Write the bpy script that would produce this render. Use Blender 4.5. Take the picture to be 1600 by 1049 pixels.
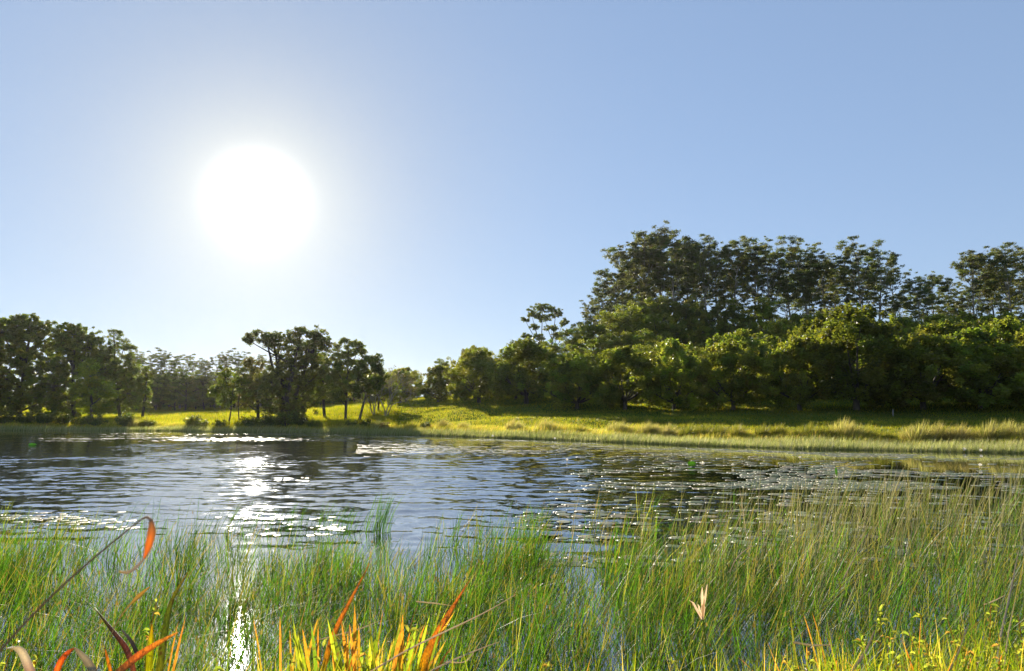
import bpy, math, random
import numpy as np
from mathutils import Vector

rng = np.random.default_rng(7)
random.seed(7)
scene = bpy.context.scene
for o in list(bpy.data.objects):
    bpy.data.objects.remove(o)

# ------------------------------------------------------------------ camera
EYE = 1.8
F = 1067.0
PITCH = math.atan(120.5 / F)
cam_d = bpy.data.cameras.new('camera')
cam_d.sensor_width = 36.0
cam_d.lens = 36.0 * F / 1600.0
cam_d.clip_start = 0.05
cam_d.clip_end = 6000
cam_d.dof.use_dof = True
cam_d.dof.focus_distance = 14.0
cam_d.dof.aperture_fstop = 6.3
cam = bpy.data.objects.new('camera', cam_d)
scene.collection.objects.link(cam)
cam.location = (0, 0, EYE)
cam.rotation_euler = (math.pi / 2 + PITCH, 0, 0)
scene.camera = cam
CP, SP = math.cos(PITCH), math.sin(PITCH)

# ------------------------------------------------------------------ light
def pix_dir(px, py):
    cx = (px - 800) / F
    cy = (524.5 - py) / F
    return np.array([cx, CP - cy * SP, SP + cy * CP])

sd = pix_dir(403, 312)
sd = sd / np.linalg.norm(sd)
SUN_EL = math.asin(sd[2])
SUN_AZ = math.atan2(sd[0], sd[1])          # from +Y towards +X

world = bpy.data.worlds.new('World')
scene.world = world
world.use_nodes = True
wn, wl = world.node_tree.nodes, world.node_tree.links
wn.clear()
out = wn.new('ShaderNodeOutputWorld')
bg = wn.new('ShaderNodeBackground')
sky = wn.new('ShaderNodeTexSky')
sky.sky_type = 'NISHITA'
sky.sun_disc = False
sky.sun_elevation = SUN_EL
sky.sun_rotation = SUN_AZ
sky.altitude = 0
sky.air_density = 1.0
sky.dust_density = 0.0
sky.ozone_density = 2.0
SKY_STRENGTH = 0.115
SKY_GAMMA = 0.41
TINT_R, TINT_G, TINT_B = 1.20, 1.42, 1.82
bg.inputs['Strength'].default_value = SKY_STRENGTH
tint = wn.new('ShaderNodeMix'); tint.data_type = 'RGBA'; tint.blend_type = 'MULTIPLY'
tint.inputs[0].default_value = 1.0
tint.inputs[7].default_value = (TINT_R, TINT_G, TINT_B, 1)
gm = wn.new('ShaderNodeGamma'); gm.inputs[1].default_value = SKY_GAMMA
wl.new(sky.outputs[0], gm.inputs[0])
wl.new(gm.outputs[0], tint.inputs[6])
# the bright aureole of the sun itself: a function of the angle to the sun only
tc = wn.new('ShaderNodeTexCoord')
dot = wn.new('ShaderNodeVectorMath'); dot.operation = 'DOT_PRODUCT'
dot.inputs[1].default_value = sd
wl.new(tc.outputs['Generated'], dot.inputs[0])
def wmath(op, a, b=None):
    n = wn.new('ShaderNodeMath'); n.operation = op
    for i, v in enumerate((a, b)):
        if v is None: continue
        if isinstance(v, (int, float)): n.inputs[i].default_value = v
        else: wl.new(v, n.inputs[i])
    return n.outputs[0]
cl = wmath('MINIMUM', dot.outputs['Value'], 1.0)
ang = wmath('MULTIPLY', wmath('ARCCOSINE', cl), 180 / math.pi)
def gauss(width, amp, power=2.0):
    q = wmath('POWER', wmath('DIVIDE', ang, width), power)
    return wmath('MULTIPLY', wmath('EXPONENT', wmath('MULTIPLY', q, -1.0)), amp)
core = gauss(1.5, 40.0, 1.5)
halo = gauss(6.8, 1.75, 1.7)
wide = gauss(15.0, 1.45, 1.5)
mixc = []
def colored(val, col):
    n = wn.new('ShaderNodeVectorMath'); n.operation = 'SCALE'
    n.inputs[0].default_value = col
    wl.new(val, n.inputs['Scale'])
    return n.outputs[0]
def vadd(a, b):
    n = wn.new('ShaderNodeVectorMath'); n.operation = 'ADD'
    wl.new(a, n.inputs[0]); wl.new(b, n.inputs[1])
    return n.outputs[0]
tot = vadd(vadd(colored(core, (1.0, 0.98, 0.93)), colored(halo, (1.0, 0.88, 0.5))),
           colored(wide, (1.0, 0.88, 0.62)))
dim = wmath('SUBTRACT', 1.0, gauss(15.0, 0.42, 1.5))     # the aureole whitens the blue round the sun
sk = wn.new('ShaderNodeVectorMath'); sk.operation = 'SCALE'
wl.new(tint.outputs[2], sk.inputs[0]); wl.new(dim, sk.inputs['Scale'])
tot = vadd(tot, sk.outputs[0])
wl.new(tot, bg.inputs['Color'])
wl.new(bg.outputs[0], out.inputs[0])

sun_d = bpy.data.lights.new('sun', 'SUN')
sun_d.energy = 5.0
sun_d.angle = math.radians(0.6)
sun_d.color = (1.0, 0.90, 0.74)
sun = bpy.data.objects.new('sun', sun_d)
scene.collection.objects.link(sun)
sun.rotation_euler = Vector(-sd).to_track_quat('-Z', 'Y').to_euler()
sun.location = (-20, 50, 40)

scene.view_settings.view_transform = 'Standard'
scene.view_settings.look = 'None'
scene.view_settings.gamma = 1.0
scene.view_settings.exposure = 0.95
scene.view_settings.use_curve_mapping = False
scene.render.engine = 'CYCLES'
scene.cycles.use_denoising = True
scene.cycles.max_bounces = 8
scene.cycles.diffuse_bounces = 3
scene.cycles.glossy_bounces = 3
scene.cycles.transmission_bounces = 6
scene.cycles.transparent_max_bounces = 8
scene.cycles.volume_bounces = 0
scene.cycles.sample_clamp_indirect = 6
scene.cycles.sample_clamp_direct = 30

HAZE_DENSITY = 0.00005
HAZE_ANISO = 0.7

# ------------------------------------------------------------------ helpers
def at(px, py, Y):
    d = pix_dir(px, py)
    t = Y / d[1]
    return np.array([d[0] * t, Y, EYE + d[2] * t])

def on_water(px, py):
    d = pix_dir(px, py)
    t = -EYE / d[2]
    return np.array([d[0] * t, d[1] * t, 0.0])

def ylevel(py):          # depth at which a pixel row meets the water
    return on_water(800, py)[1]

def px_of(x, y):
    return 800 + (x / y) * F * 1.006

def tag(o, label=None, cat=None, group=None, kind=None):
    if label: o['label'] = label
    if cat: o['category'] = cat
    if group: o['group'] = group
    if kind: o['kind'] = kind
    return o

def link(o):
    scene.collection.objects.link(o)
    return o

def make_mesh(name, verts, polys, cols=None, mat=None, smooth=False, attrs=None):
    """polys: list of integer arrays (n, k)."""
    verts = np.asarray(verts, dtype=np.float32)
    me = bpy.data.meshes.new(name)
    me.vertices.add(len(verts))
    me.vertices.foreach_set('co', verts.ravel())
    polys = [np.asarray(p, dtype=np.int32) for p in polys if len(p)]
    nl = sum(p.size for p in polys)
    npoly = sum(len(p) for p in polys)
    me.loops.add(nl)
    me.loops.foreach_set('vertex_index', np.concatenate([p.ravel() for p in polys]))
    me.polygons.add(npoly)
    starts, s = [], 0
    for p in polys:
        starts.append(s + np.arange(len(p), dtype=np.int32) * p.shape[1])
        s += p.size
    me.polygons.foreach_set('loop_start', np.concatenate(starts).astype(np.int32))
    if smooth:
        me.polygons.foreach_set('use_smooth', np.ones(npoly, dtype=bool))
    me.update(calc_edges=True)
    if cols is not None:
        a = me.color_attributes.new('Col', 'FLOAT_COLOR', 'POINT')
        c = np.ones((len(verts), 4), dtype=np.float32)
        c[:, :3] = np.clip(cols, 0, 1)
        a.data.foreach_set('color', c.ravel())
    for k, v in (attrs or {}).items():
        a = me.attributes.new(k, 'FLOAT', 'POINT')
        a.data.foreach_set('value', np.asarray(v, dtype=np.float32))
    if mat: me.materials.append(mat)
    return me

def new_obj(name, me, parent=None, loc=None):
    o = bpy.data.objects.new(name, me)
    link(o)
    if parent is not None: o.parent = parent
    if loc is not None: o.location = loc
    return o

class Tubes:
    """Tapered tubes joined into one mesh."""
    def __init__(self): self.v, self.f, self.n, self.c = [], [], 0, []
    def add(self, pts, radii, sides=6, col=(1, 1, 1)):
        pts = np.asarray(pts, float); k = len(pts)
        tang = np.gradient(pts, axis=0)
        tang /= np.linalg.norm(tang, axis=1)[:, None] + 1e-9
        up = np.array([0.31, 0.87, 0.1]) if abs(tang[0][2]) > 0.6 else np.array([0, 0, 1.0])
        rings = []
        for i in range(k):
            a = np.cross(tang[i], up); a /= np.linalg.norm(a) + 1e-9
            b = np.cross(tang[i], a)
            th = np.arange(sides) * 2 * math.pi / sides
            rings.append(pts[i] + radii[i] * (np.cos(th)[:, None] * a + np.sin(th)[:, None] * b))
        self.v.append(np.concatenate(rings))
        for i in range(k - 1):
            r0 = self.n + i * sides + np.arange(sides)
            r1 = self.n + i * sides + (np.arange(sides) + 1) % sides
            self.f.append(np.stack([r0, r1, r1 + sides, r0 + sides], 1))
        self.c.append(np.tile(np.asarray(col, float), (k * sides, 1)))
        self.n += k * sides
    def build(self, name, mat):
        return make_mesh(name, np.concatenate(self.v), [np.concatenate(self.f)],
                         np.concatenate(self.c), mat, smooth=True)

def noise2(x, y, seed=0, scale=1.0):
    """cheap smooth value noise in [0,1]"""
    x = np.asarray(x, float) / scale + seed * 17.3; y = np.asarray(y, float) / scale + seed * 5.7
    xi, yi = np.floor(x), np.floor(y)
    fx, fy = x - xi, y - yi
    fx = fx * fx * (3 - 2 * fx); fy = fy * fy * (3 - 2 * fy)
    def h(a, b):
        s = np.sin(a * 127.1 + b * 311.7 + seed * 13.1) * 43758.5453
        return s - np.floor(s)
    return (h(xi, yi) * (1 - fx) + h(xi + 1, yi) * fx) * (1 - fy) + \
           (h(xi, yi + 1) * (1 - fx) + h(xi + 1, yi + 1) * fx) * fy

def blades(base, height, width, lean, col_lo, col_hi, yaw=None, segs=3, curl=1.6, taper=0.8):
    """ribbons rising from base; lean = horizontal displacement of the tip."""
    n = len(base)
    if yaw is None: yaw = rng.uniform(0, math.pi, n)
    t = np.linspace(0, 1, segs + 1)
    side = np.stack([np.cos(yaw), np.sin(yaw), np.zeros(n)], 1)
    V = np.zeros((n, 2 * segs + 1, 3)); C = np.zeros((n, 2 * segs + 1, 3))
    for i in range(segs + 1):
        tt = t[i]
        c = base.copy()
        c[:, 0] += lean[:, 0] * tt ** curl
        c[:, 1] += lean[:, 1] * tt ** curl
        L = np.linalg.norm(lean, axis=1)
        hh = height * (tt - 0.25 * np.clip(L / height, 0, 1.5) * tt ** 2.2)
        c[:, 2] += hh
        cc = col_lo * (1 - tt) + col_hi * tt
        if i < segs:
            w = (width * (1 - taper * tt ** 1.5) * 0.5)[:, None]
            V[:, 2 * i] = c - side * w
            V[:, 2 * i + 1] = c + side * w
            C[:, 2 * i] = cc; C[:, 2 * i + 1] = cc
        else:
            V[:, 2 * i] = c; C[:, 2 * i] = cc
    m = 2 * segs + 1
    off = (np.arange(n) * m)[:, None]
    quads = np.concatenate([off + np.array([2 * i, 2 * i + 1, 2 * i + 3, 2 * i + 2]) for i in range(segs - 1)]) \
        if segs > 1 else np.zeros((0, 4), int)
    tris = off + np.array([2 * segs - 2, 2 * segs - 1, 2 * segs])
    return V.reshape(-1, 3), quads, tris, C.reshape(-1, 3)

def join_blades(parts):
    vs, q, t, c, n = [], [], [], [], 0
    for V, Q, T, C in parts:
        vs.append(V); c.append(C)
        if len(Q): q.append(Q + n)
        t.append(T + n)
        n += len(V)
    return np.concatenate(vs), [np.concatenate(q) if q else [], np.concatenate(t)], np.concatenate(c)

def pick(palette, weights, n, jitter=0.18):
    palette = np.asarray(palette, float)
    w = np.asarray(weights, float); w /= w.sum()
    c = palette[rng.choice(len(palette), n, p=w)]
    return np.clip(c * rng.uniform(1 - jitter, 1 + jitter, (n, 1)) * rng.uniform(0.93, 1.07, (n, 3)), 0.003, 0.95)

# ------------------------------------------------------------------ materials
def nodes_of(name):
    m = bpy.data.materials.new(name)
    m.use_nodes = True
    nt = m.node_tree
    nt.nodes.clear()
    return m, nt.nodes, nt.links

def leaf_material(name, trans=0.5, rough=0.45, spec=0.35, tcol=(1.27, 1.26, 0.43), gain=1.0, mottle=False):
    m, N, L = nodes_of(name)
    o = N.new('ShaderNodeOutputMaterial')
    at_ = N.new('ShaderNodeAttribute'); at_.attribute_name = 'Col'
    src = at_.outputs['Color']
    oi = N.new('ShaderNodeObjectInfo')
    hs = N.new('ShaderNodeHueSaturation')
    mr = N.new('ShaderNodeMapRange'); mr.inputs[3].default_value = 0.8; mr.inputs[4].default_value = 1.25
    L.new(oi.outputs['Random'], mr.inputs[0]); L.new(mr.outputs[0], hs.inputs['Value'])
    mr2 = N.new('ShaderNodeMapRange'); mr2.inputs[3].default_value = 0.485; mr2.inputs[4].default_value = 0.51
    m7 = N.new('ShaderNodeMath'); m7.operation = 'MULTIPLY'; m7.inputs[1].default_value = 7.13
    fr = N.new('ShaderNodeMath'); fr.operation = 'FRACT'
    L.new(oi.outputs['Random'], m7.inputs[0]); L.new(m7.outputs[0], fr.inputs[0])
    L.new(fr.outputs[0], mr2.inputs[0]); L.new(mr2.outputs[0], hs.inputs['Hue'])
    if mottle:      # streaks and brown spots of ageing leaves
        tcn = N.new('ShaderNodeTexCoord')
        mpn = N.new('ShaderNodeMapping'); mpn.inputs['Scale'].default_value = (260, 260, 22)
        ns = N.new('ShaderNodeTexNoise'); ns.inputs['Scale'].default_value = 1.0; ns.inputs['Detail'].default_value = 4
        L.new(tcn.outputs['Object'], mpn.inputs[0]); L.new(mpn.outputs[0], ns.inputs[0])
        n2 = N.new('ShaderNodeTexNoise'); n2.inputs['Scale'].default_value = 38.0; n2.inputs['Detail'].default_value = 5
        L.new(tcn.outputs['Object'], n2.inputs[0])
        r1 = N.new('ShaderNodeMapRange'); r1.inputs[1].default_value = .3; r1.inputs[2].default_value = .7; r1.inputs[3].default_value = .55; r1.inputs[4].default_value = 1.25
        L.new(ns.outputs[0], r1.inputs[0])
        r2 = N.new('ShaderNodeMapRange'); r2.inputs[1].default_value = .56; r2.inputs[2].default_value = .68; r2.inputs[3].default_value = 0; r2.inputs[4].default_value = .75
        L.new(n2.outputs[0], r2.inputs[0])
        sc_ = N.new('ShaderNodeVectorMath'); sc_.operation = 'SCALE'
        L.new(src, sc_.inputs[0]); L.new(r1.outputs[0], sc_.inputs['Scale'])
        mb = N.new('ShaderNodeMix'); mb.data_type = 'RGBA'
        L.new(r2.outputs[0], mb.inputs[0]); L.new(sc_.outputs[0], mb.inputs[6]); mb.inputs[7].default_value = (.11, .06, .02, 1)
        src = mb.outputs[2]
    L.new(src, hs.inputs['Color'])
    p = N.new('ShaderNodeBsdfPrincipled')
    p.inputs['Roughness'].default_value = rough
    p.inputs['Specular IOR Level'].default_value = spec
    L.new(hs.outputs[0], p.inputs['Base Color'])
    tr = N.new('ShaderNodeBsdfTranslucent')
    mul = N.new('ShaderNodeMix'); mul.data_type = 'RGBA'; mul.blend_type = 'MULTIPLY'
    mul.inputs[0].default_value = 1.0
    mul.inputs[7].default_value = (*[c * gain for c in tcol], 1)
    L.new(hs.outputs[0], mul.inputs[6]); L.new(mul.outputs[2], tr.inputs['Color'])
    mx = N.new('ShaderNodeMixShader'); mx.inputs[0].default_value = trans
    L.new(p.outputs[0], mx.inputs[1]); L.new(tr.outputs[0], mx.inputs[2])
    L.new(mx.outputs[0], o.inputs[0])
    return m

M_LEAF = leaf_material('tree_foliage', trans=0.55, gain=2.3)
M_EUC = leaf_material('eucalypt_foliage', trans=0.5, gain=2.3, tcol=(1.2, 1.15, 0.6))
M_GRASS = leaf_material('grass_blades', trans=0.6, gain=1.9, tcol=(1.35, 1.2, 0.35))
M_SHORE = leaf_material('pale_reeds', trans=0.55, gain=2.4, rough=0.5, tcol=(1.1, 1.08, 0.6))
M_REED = leaf_material('reed_stems', trans=0.5, gain=1.9, rough=0.45, spec=.2, tcol=(1.15, 1.25, 0.4))
M_STRAW = leaf_material('dry_straw', trans=0.4, gain=1.3, rough=0.7, spec=.12, tcol=(1.1, 1.0, 0.8))
M_MEAD = leaf_material('meadow_blades', trans=0.65, gain=3.2, tcol=(1.35, 1.15, 0.3))
M_FLAX = leaf_material('broad_leaf', trans=0.55, gain=1.9, rough=0.45, tcol=(1.15, 1.1, 0.5), mottle=True)

def bark_material(name, dark, light, scale=6.0):
    m, N, L = nodes_of(name)
    o = N.new('ShaderNodeOutputMaterial')
    p = N.new('ShaderNodeBsdfPrincipled'); p.inputs['Roughness'].default_value = 0.85
    t = N.new('ShaderNodeTexCoord')
    mp = N.new('ShaderNodeMapping'); mp.inputs['Scale'].default_value = (scale, scale, scale * 0.2)
    nz = N.new('ShaderNodeTexNoise'); nz.inputs['Scale'].default_value = 1.0; nz.inputs['Detail'].default_value = 6
    cr = N.new('ShaderNodeValToRGB')
    cr.color_ramp.elements[0].position = 0.35; cr.color_ramp.elements[0].color = (*dark, 1)
    cr.color_ramp.elements[1].position = 0.65; cr.color_ramp.elements[1].color = (*light, 1)
    b = N.new('ShaderNodeBump'); b.inputs['Strength'].default_value = 0.6; b.inputs['Distance'].default_value = 0.03
    L.new(t.outputs['Object'], mp.inputs[0]); L.new(mp.outputs[0], nz.inputs[0])
    L.new(nz.outputs[0], cr.inputs[0]); L.new(cr.outputs[0], p.inputs['Base Color'])
    L.new(nz.outputs[0], b.inputs['Height']); L.new(b.outputs[0], p.inputs['Normal'])
    L.new(p.outputs[0], o.inputs[0])
    return m
M_BARK = bark_material('dark_bark', (0.035, 0.028, 0.02), (0.11, 0.09, 0.065))
M_EBARK = bark_material('pale_bark', (0.09, 0.08, 0.065), (0.36, 0.33, 0.28), 2.0)

# ground
def ground_material():
    m, N, L = nodes_of('pasture_ground')
    o = N.new('ShaderNodeOutputMaterial')
    p = N.new('ShaderNodeBsdfDiffuse')
    g = N.new('ShaderNodeNewGeometry')
    n1 = N.new('ShaderNodeTexNoise'); n1.inputs['Scale'].default_value = 0.25; n1.inputs['Detail'].default_value = 8
    n2 = N.new('ShaderNodeTexNoise'); n2.inputs['Scale'].default_value = 6.0; n2.inputs['Detail'].default_value = 6
    L.new(g.outputs['Position'], n1.inputs[0]); L.new(g.outputs['Position'], n2.inputs[0])
    cr = N.new('ShaderNodeValToRGB')
    e = cr.color_ramp.elements
    e[0].position = 0.32; e[0].color = (0.045, 0.07, 0.014, 1)
    e[1].position = 0.68; e[1].color = (0.11, 0.12, 0.025, 1)
    e.new(0.5).color = (0.065, 0.10, 0.017, 1)
    L.new(n1.outputs[0], cr.inputs[0])
    mx = N.new('ShaderNodeMix'); mx.data_type = 'RGBA'; mx.blend_type = 'OVERLAY'
    mx.inputs[0].default_value = 0.7
    L.new(cr.outputs[0], mx.inputs[6]); L.new(n2.outputs[0], mx.inputs[7])
    # mud where the sheet runs under the water
    mud = N.new('ShaderNodeAttribute'); mud.attribute_name = 'mud'
    mm = N.new('ShaderNodeMix'); mm.data_type = 'RGBA'
    L.new(mud.outputs['Fac'], mm.inputs[0]); L.new(mx.outputs[2], mm.inputs[6])
    mm.inputs[7].default_value = (0.03, 0.024, 0.014, 1)
    b = N.new('ShaderNodeBump'); b.inputs['Distance'].default_value = 0.15; b.inputs['Strength'].default_value = 0.9
    L.new(n2.outputs[0], b.inputs['Height'])
    L.new(mm.outputs[2], p.inputs['Color']); L.new(b.outputs[0], p.inputs['Normal'])
    L.new(p.outputs[0], o.inputs[0])
    return m

def water_material():
    m, N, L = nodes_of('pond_water')
    o = N.new('ShaderNodeOutputMaterial')
    p = N.new('ShaderNodeBsdfPrincipled')
    p.inputs['Base Color'].default_value = (0.60, 0.66, 0.74, 1)
    p.inputs['Metallic'].default_value = 1.0
    pd = N.new('ShaderNodeBsdfPrincipled')
    pd.inputs['Base Color'].default_value = (0.010, 0.013, 0.009, 1)
    pd.inputs['Roughness'].default_value = 0.035
    pd.inputs['IOR'].default_value = 1.5
    p.inputs['Roughness'].default_value = 0.035
    p.inputs['IOR'].default_value = 1.45
    g = N.new('ShaderNodeNewGeometry')
    rp = N.new('ShaderNodeAttribute'); rp.attribute_name = 'ripple'
    def nz(scale, detail, stretch, rot=0.0, dist=0.0):
        mp = N.new('ShaderNodeMapping')
        mp.inputs['Scale'].default_value = stretch
        mp.inputs['Rotation'].default_value = (0, 0, rot)
        t = N.new('ShaderNodeTexNoise'); t.inputs['Scale'].default_value = scale
        t.inputs['Detail'].default_value = detail; t.inputs['Roughness'].default_value = 0.5
        t.inputs['Distortion'].default_value = dist
        L.new(g.outputs['Position'], mp.inputs[0]); L.new(mp.outputs[0], t.inputs[0])
        s = N.new('ShaderNodeVectorMath'); s.operation = 'SUBTRACT'
        s.inputs[1].default_value = (0.5, 0.5, 0.5)
        L.new(t.outputs['Color'], s.inputs[0])
        return s.outputs[0]
    def mul(v, vec):
        s = N.new('ShaderNodeVectorMath'); s.operation = 'MULTIPLY'
        s.inputs[1].default_value = vec; L.new(v, s.inputs[0]); return s.outputs[0]
    def add(a, b):
        s = N.new('ShaderNodeVectorMath'); s.operation = 'ADD'
        L.new(a, s.inputs[0]); L.new(b, s.inputs[1]); return s.outputs[0]
    # capillary ripple on top of the modelled wavelets
    chop = mul(nz(8.0, 3.0, (0.6, 1.0, 1.0), -0.2, 0.2), (0.20, 0.24, 0))
    fine = mul(nz(30.0, 2.0, (0.8, 1.0, 1.0)), (0.10, 0.13, 0))
    sl = add(chop, fine)
    # wind patches
    pt = N.new('ShaderNodeTexNoise'); pt.inputs['Scale'].default_value = 0.22; pt.inputs['Detail'].default_value = 4
    mp = N.new('ShaderNodeMapping'); mp.inputs['Scale'].default_value = (0.45, 1.0, 1.0)
    L.new(g.outputs['Position'], mp.inputs[0]); L.new(mp.outputs[0], pt.inputs[0])
    mr = N.new('ShaderNodeMapRange'); mr.inputs[1].default_value = 0.35; mr.inputs[2].default_value = 0.62
    mr.inputs[3].default_value = 0.55; mr.inputs[4].default_value = 1.15
    L.new(pt.outputs[0], mr.inputs[0])
    k = N.new('ShaderNodeMath'); k.operation = 'MULTIPLY'
    L.new(mr.outputs[0], k.inputs[0]); L.new(rp.outputs['Fac'], k.inputs[1])
    sc = N.new('ShaderNodeVectorMath'); sc.operation = 'SCALE'
    L.new(sl, sc.inputs[0]); L.new(k.outputs[0], sc.inputs['Scale'])
    up = N.new('ShaderNodeVectorMath'); up.operation = 'ADD'
    L.new(g.outputs['Normal'], up.inputs[1])
    L.new(sc.outputs[0], up.inputs[0])
    nm = N.new('ShaderNodeVectorMath'); nm.operation = 'NORMALIZE'
    L.new(up.outputs[0], nm.inputs[0])
    L.new(nm.outputs[0], p.inputs['Normal']); L.new(nm.outputs[0], pd.inputs['Normal'])
    ms = N.new('ShaderNodeMixShader'); ms.inputs[0].default_value = 0.42
    L.new(pd.outputs[0], ms.inputs[1]); L.new(p.outputs[0], ms.inputs[2])
    L.new(ms.outputs[0], o.inputs[0])
    return m

# ------------------------------------------------------------------ terrain
COLS = {   # pixel column : shore depth, [(depth, height)...]
    -600: (62, [(70, .8), (90, 1.6), (130, 2.4), (160, 4.5), (400, 14)]),
    0:    (70, [(75, .7), (90, 1.4), (130, 2.3), (160, 4.5), (400, 14)]),
    250:  (69, [(74, .55), (100, 1.3), (130, 2.1), (160, 4.5), (400, 14)]),
    450:  (63, [(68, .55), (90, 1.5), (130, 2.6), (160, 5), (400, 14)]),
    650:  (55.5, [(60, .5), (80, 1.75), (105, 3.4), (125, 4.5), (200, 6), (400, 8)]),
    780:  (50, [(54, .5), (70, 1.7), (84, 3.0), (110, 5.5), (150, 7), (400, 9)]),
    900:  (45, [(48.5, .5), (60, 1.35), (72, 2.3), (90, 4.2), (130, 8.0), (170, 11), (400, 15)]),
    1050: (39.5, [(43, .5), (54, 1.2), (66, 2.1), (85, 4.4), (125, 9.2), (170, 13), (400, 18)]),
    1250: (35, [(38.5, .5), (47, 1.0), (57, 1.9), (72, 4.0), (90, 7.0), (112, 10.2), (150, 13.5), (400, 18)]),
    1600: (31.5, [(35, .5), (43, .95), (51, 1.75), (70, 4.6), (90, 7.5), (112, 10.0), (150, 13.0), (400, 18)]),
    2300: (28, [(32, .5), (40, 1.0), (48, 1.8), (70, 4.6), (90, 7.5), (112, 10.0), (150, 13.0), (400, 18)]),
}
CX = np.array(sorted(COLS))
SHORE = np.array([COLS[c][0] for c in CX], float)
S_GRID = np.linspace(0, 330, 1321)
Z_TAB = []
for c in CX:
    sh, pts = COLS[c]
    ss = [0] + [p[0] - sh for p in pts]
    zz = [0] + [p[1] for p in pts]
    Z_TAB.append(np.interp(S_GRID, ss, zz))
Z_TAB = np.array(Z_TAB)

def shore_depth(px):
    return np.interp(px, CX, SHORE)

def terrain(x, y):
    x = np.asarray(x, float); y = np.asarray(y, float)
    ys = np.maximum(y, 6.0)
    px = np.clip(px_of(x, ys), CX[0], CX[-1])
    sh = shore_depth(px) + (noise2(x, y, 3, 5.0) - 0.5) * 1.6
    s = y - sh
    k = np.clip(np.searchsorted(CX, px) - 1, 0, len(CX) - 2)
    f = (px - CX[k]) / (CX[k + 1] - CX[k])
    si = np.clip(s, 0, 329.5) / 0.25
    i0 = si.astype(int); fr = si - i0
    z0 = Z_TAB[k, i0] * (1 - fr) + Z_TAB[k, i0 + 1] * fr
    z1 = Z_TAB[k + 1, i0] * (1 - fr) + Z_TAB[k + 1, i0 + 1] * fr
    z = z0 * (1 - f) + z1 * f
    z = z + np.where(s > 2, (noise2(x, y, 5, 9.0) - 0.5) * 0.35 + (noise2(x, y, 6, 2.3) - 0.5) * 0.10, 0) * np.clip((s - 2) / 5, 0, 1)
    z = np.where(s < 0, np.maximum(s * 0.22, -0.9), z)
    near = np.where(y < 4.5, np.minimum((4.5 - y) * 0.16, 0.32), np.maximum((4.5 - y) * 0.12, -0.9))
    near = near + (noise2(x, y, 9, 0.8) - 0.5) * 0.06
    return np.where(y < 18, np.maximum(near, z * 0 - 0.9), z)

def tz(x, y): return float(terrain(np.array([x]), np.array([y]))[0])

def build_ground():
    xs = np.concatenate([-np.geomspace(1500, 92, 16), np.arange(-90, 90.1, 1.2), np.geomspace(92, 1500, 16)])
    ys = np.concatenate([[-55, -40, -20, -10, -5, -2], np.arange(0, 8, 0.25), np.arange(8, 28, 2.0),
                         np.arange(28, 90, 0.6), np.arange(90, 200, 2.0), np.geomspace(201, 1100, 16)])
    X, Y = np.meshgrid(xs, ys)
    Z = terrain(X.ravel(), Y.ravel())
    nx, ny = len(xs), len(ys)
    i = (np.arange(ny - 1)[:, None] * nx + np.arange(nx - 1)[None, :]).ravel()
    q = np.stack([i, i + 1, i + nx + 1, i + nx], 1)
    V = np.stack([X.ravel(), Y.ravel(), Z], 1)
    me = make_mesh('ground', V, [q], None, ground_material(), smooth=True,
                   attrs={'mud': np.clip((0.14 - Z) / 0.15, 0, 1)})
    tag(new_obj('ground', me), kind='structure')

def build_water():
    global rng
    rng = np.random.default_rng(17)
    ys = np.concatenate([np.arange(3.2, 7.6, 0.3), np.arange(7.6, 28, 0.09), np.arange(28, 78, 0.22), [80, 90, 110]])
    us = np.concatenate([[-12, -6, -3, -2, -1.4], np.linspace(-0.92, 0.92, 430), [1.4, 2, 3, 6, 12]])
    U_, Y = np.meshgrid(us, ys)
    X = (U_ * Y).ravel()
    px = (800 + U_ * F * 1.006).ravel()
    y = Y.ravel()
    row = 645 + EYE * F / y                      # a handy measure of distance
    w = (noise2(X, y, 21, 6.0) - 0.5)
    shd = shore_depth(np.clip(px, CX[0], CX[-1])) - y
    far = np.clip((shd - 3 - w * 4) / 6.0, 0, 1)       # calm lee of the far bank
    near = np.clip((y - 9.0 - w * 2.0) / 2.5, 0, 1)    # calm among the reeds
    right = 1 - np.clip((px - 960 - w * 200 + (row - 760) * 0.8) / 260, 0, 1)   # calm between the lily pads
    rip = np.clip(far * near * right, 0, 1)
    # travelling wavelets summed as real relief
    Z = np.zeros_like(y)
    gust = 0.55 + 0.75 * noise2(X, y, 23, 3.5) * 1.0
    for i in range(44):
        lam = 0.25 * (1.2 / 0.25) ** (i / 43.0)
        spread = 0.65 - 0.42 * (i / 43.0)
        th = 0.16 + rng.normal() * spread
        kx, ky = math.sin(th) * 2 * math.pi / lam, math.cos(th) * 2 * math.pi / lam
        amp = 0.016 * lam / (2 * math.pi)
        att = np.clip(lam / (0.085 + 0.0045 * np.maximum(y - 12, 0)) / 3.0 - 0.4, 0, 1)
        Z += amp * att * np.sin(kx * X + ky * y + rng.uniform(0, 6.28))
    Z *= rip * gust
    fine = np.maximum(0.10 + 0.90 * rip * gust, 0.10)
    fine = np.where(y < 9, np.maximum(fine, 0.16), fine)
    ny, nx = Y.shape
    i = (np.arange(ny - 1)[:, None] * nx + np.arange(nx - 1)[None, :]).ravel()
    q = np.stack([i, i + 1, i + nx + 1, i + nx], 1)
    V = np.stack([X, y, Z], 1)
    me = make_mesh('water', V, [q], None, water_material(), smooth=True, attrs={'ripple': fine})
    tag(new_obj('water', me), kind='structure')

build_ground()
build_water()

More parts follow.
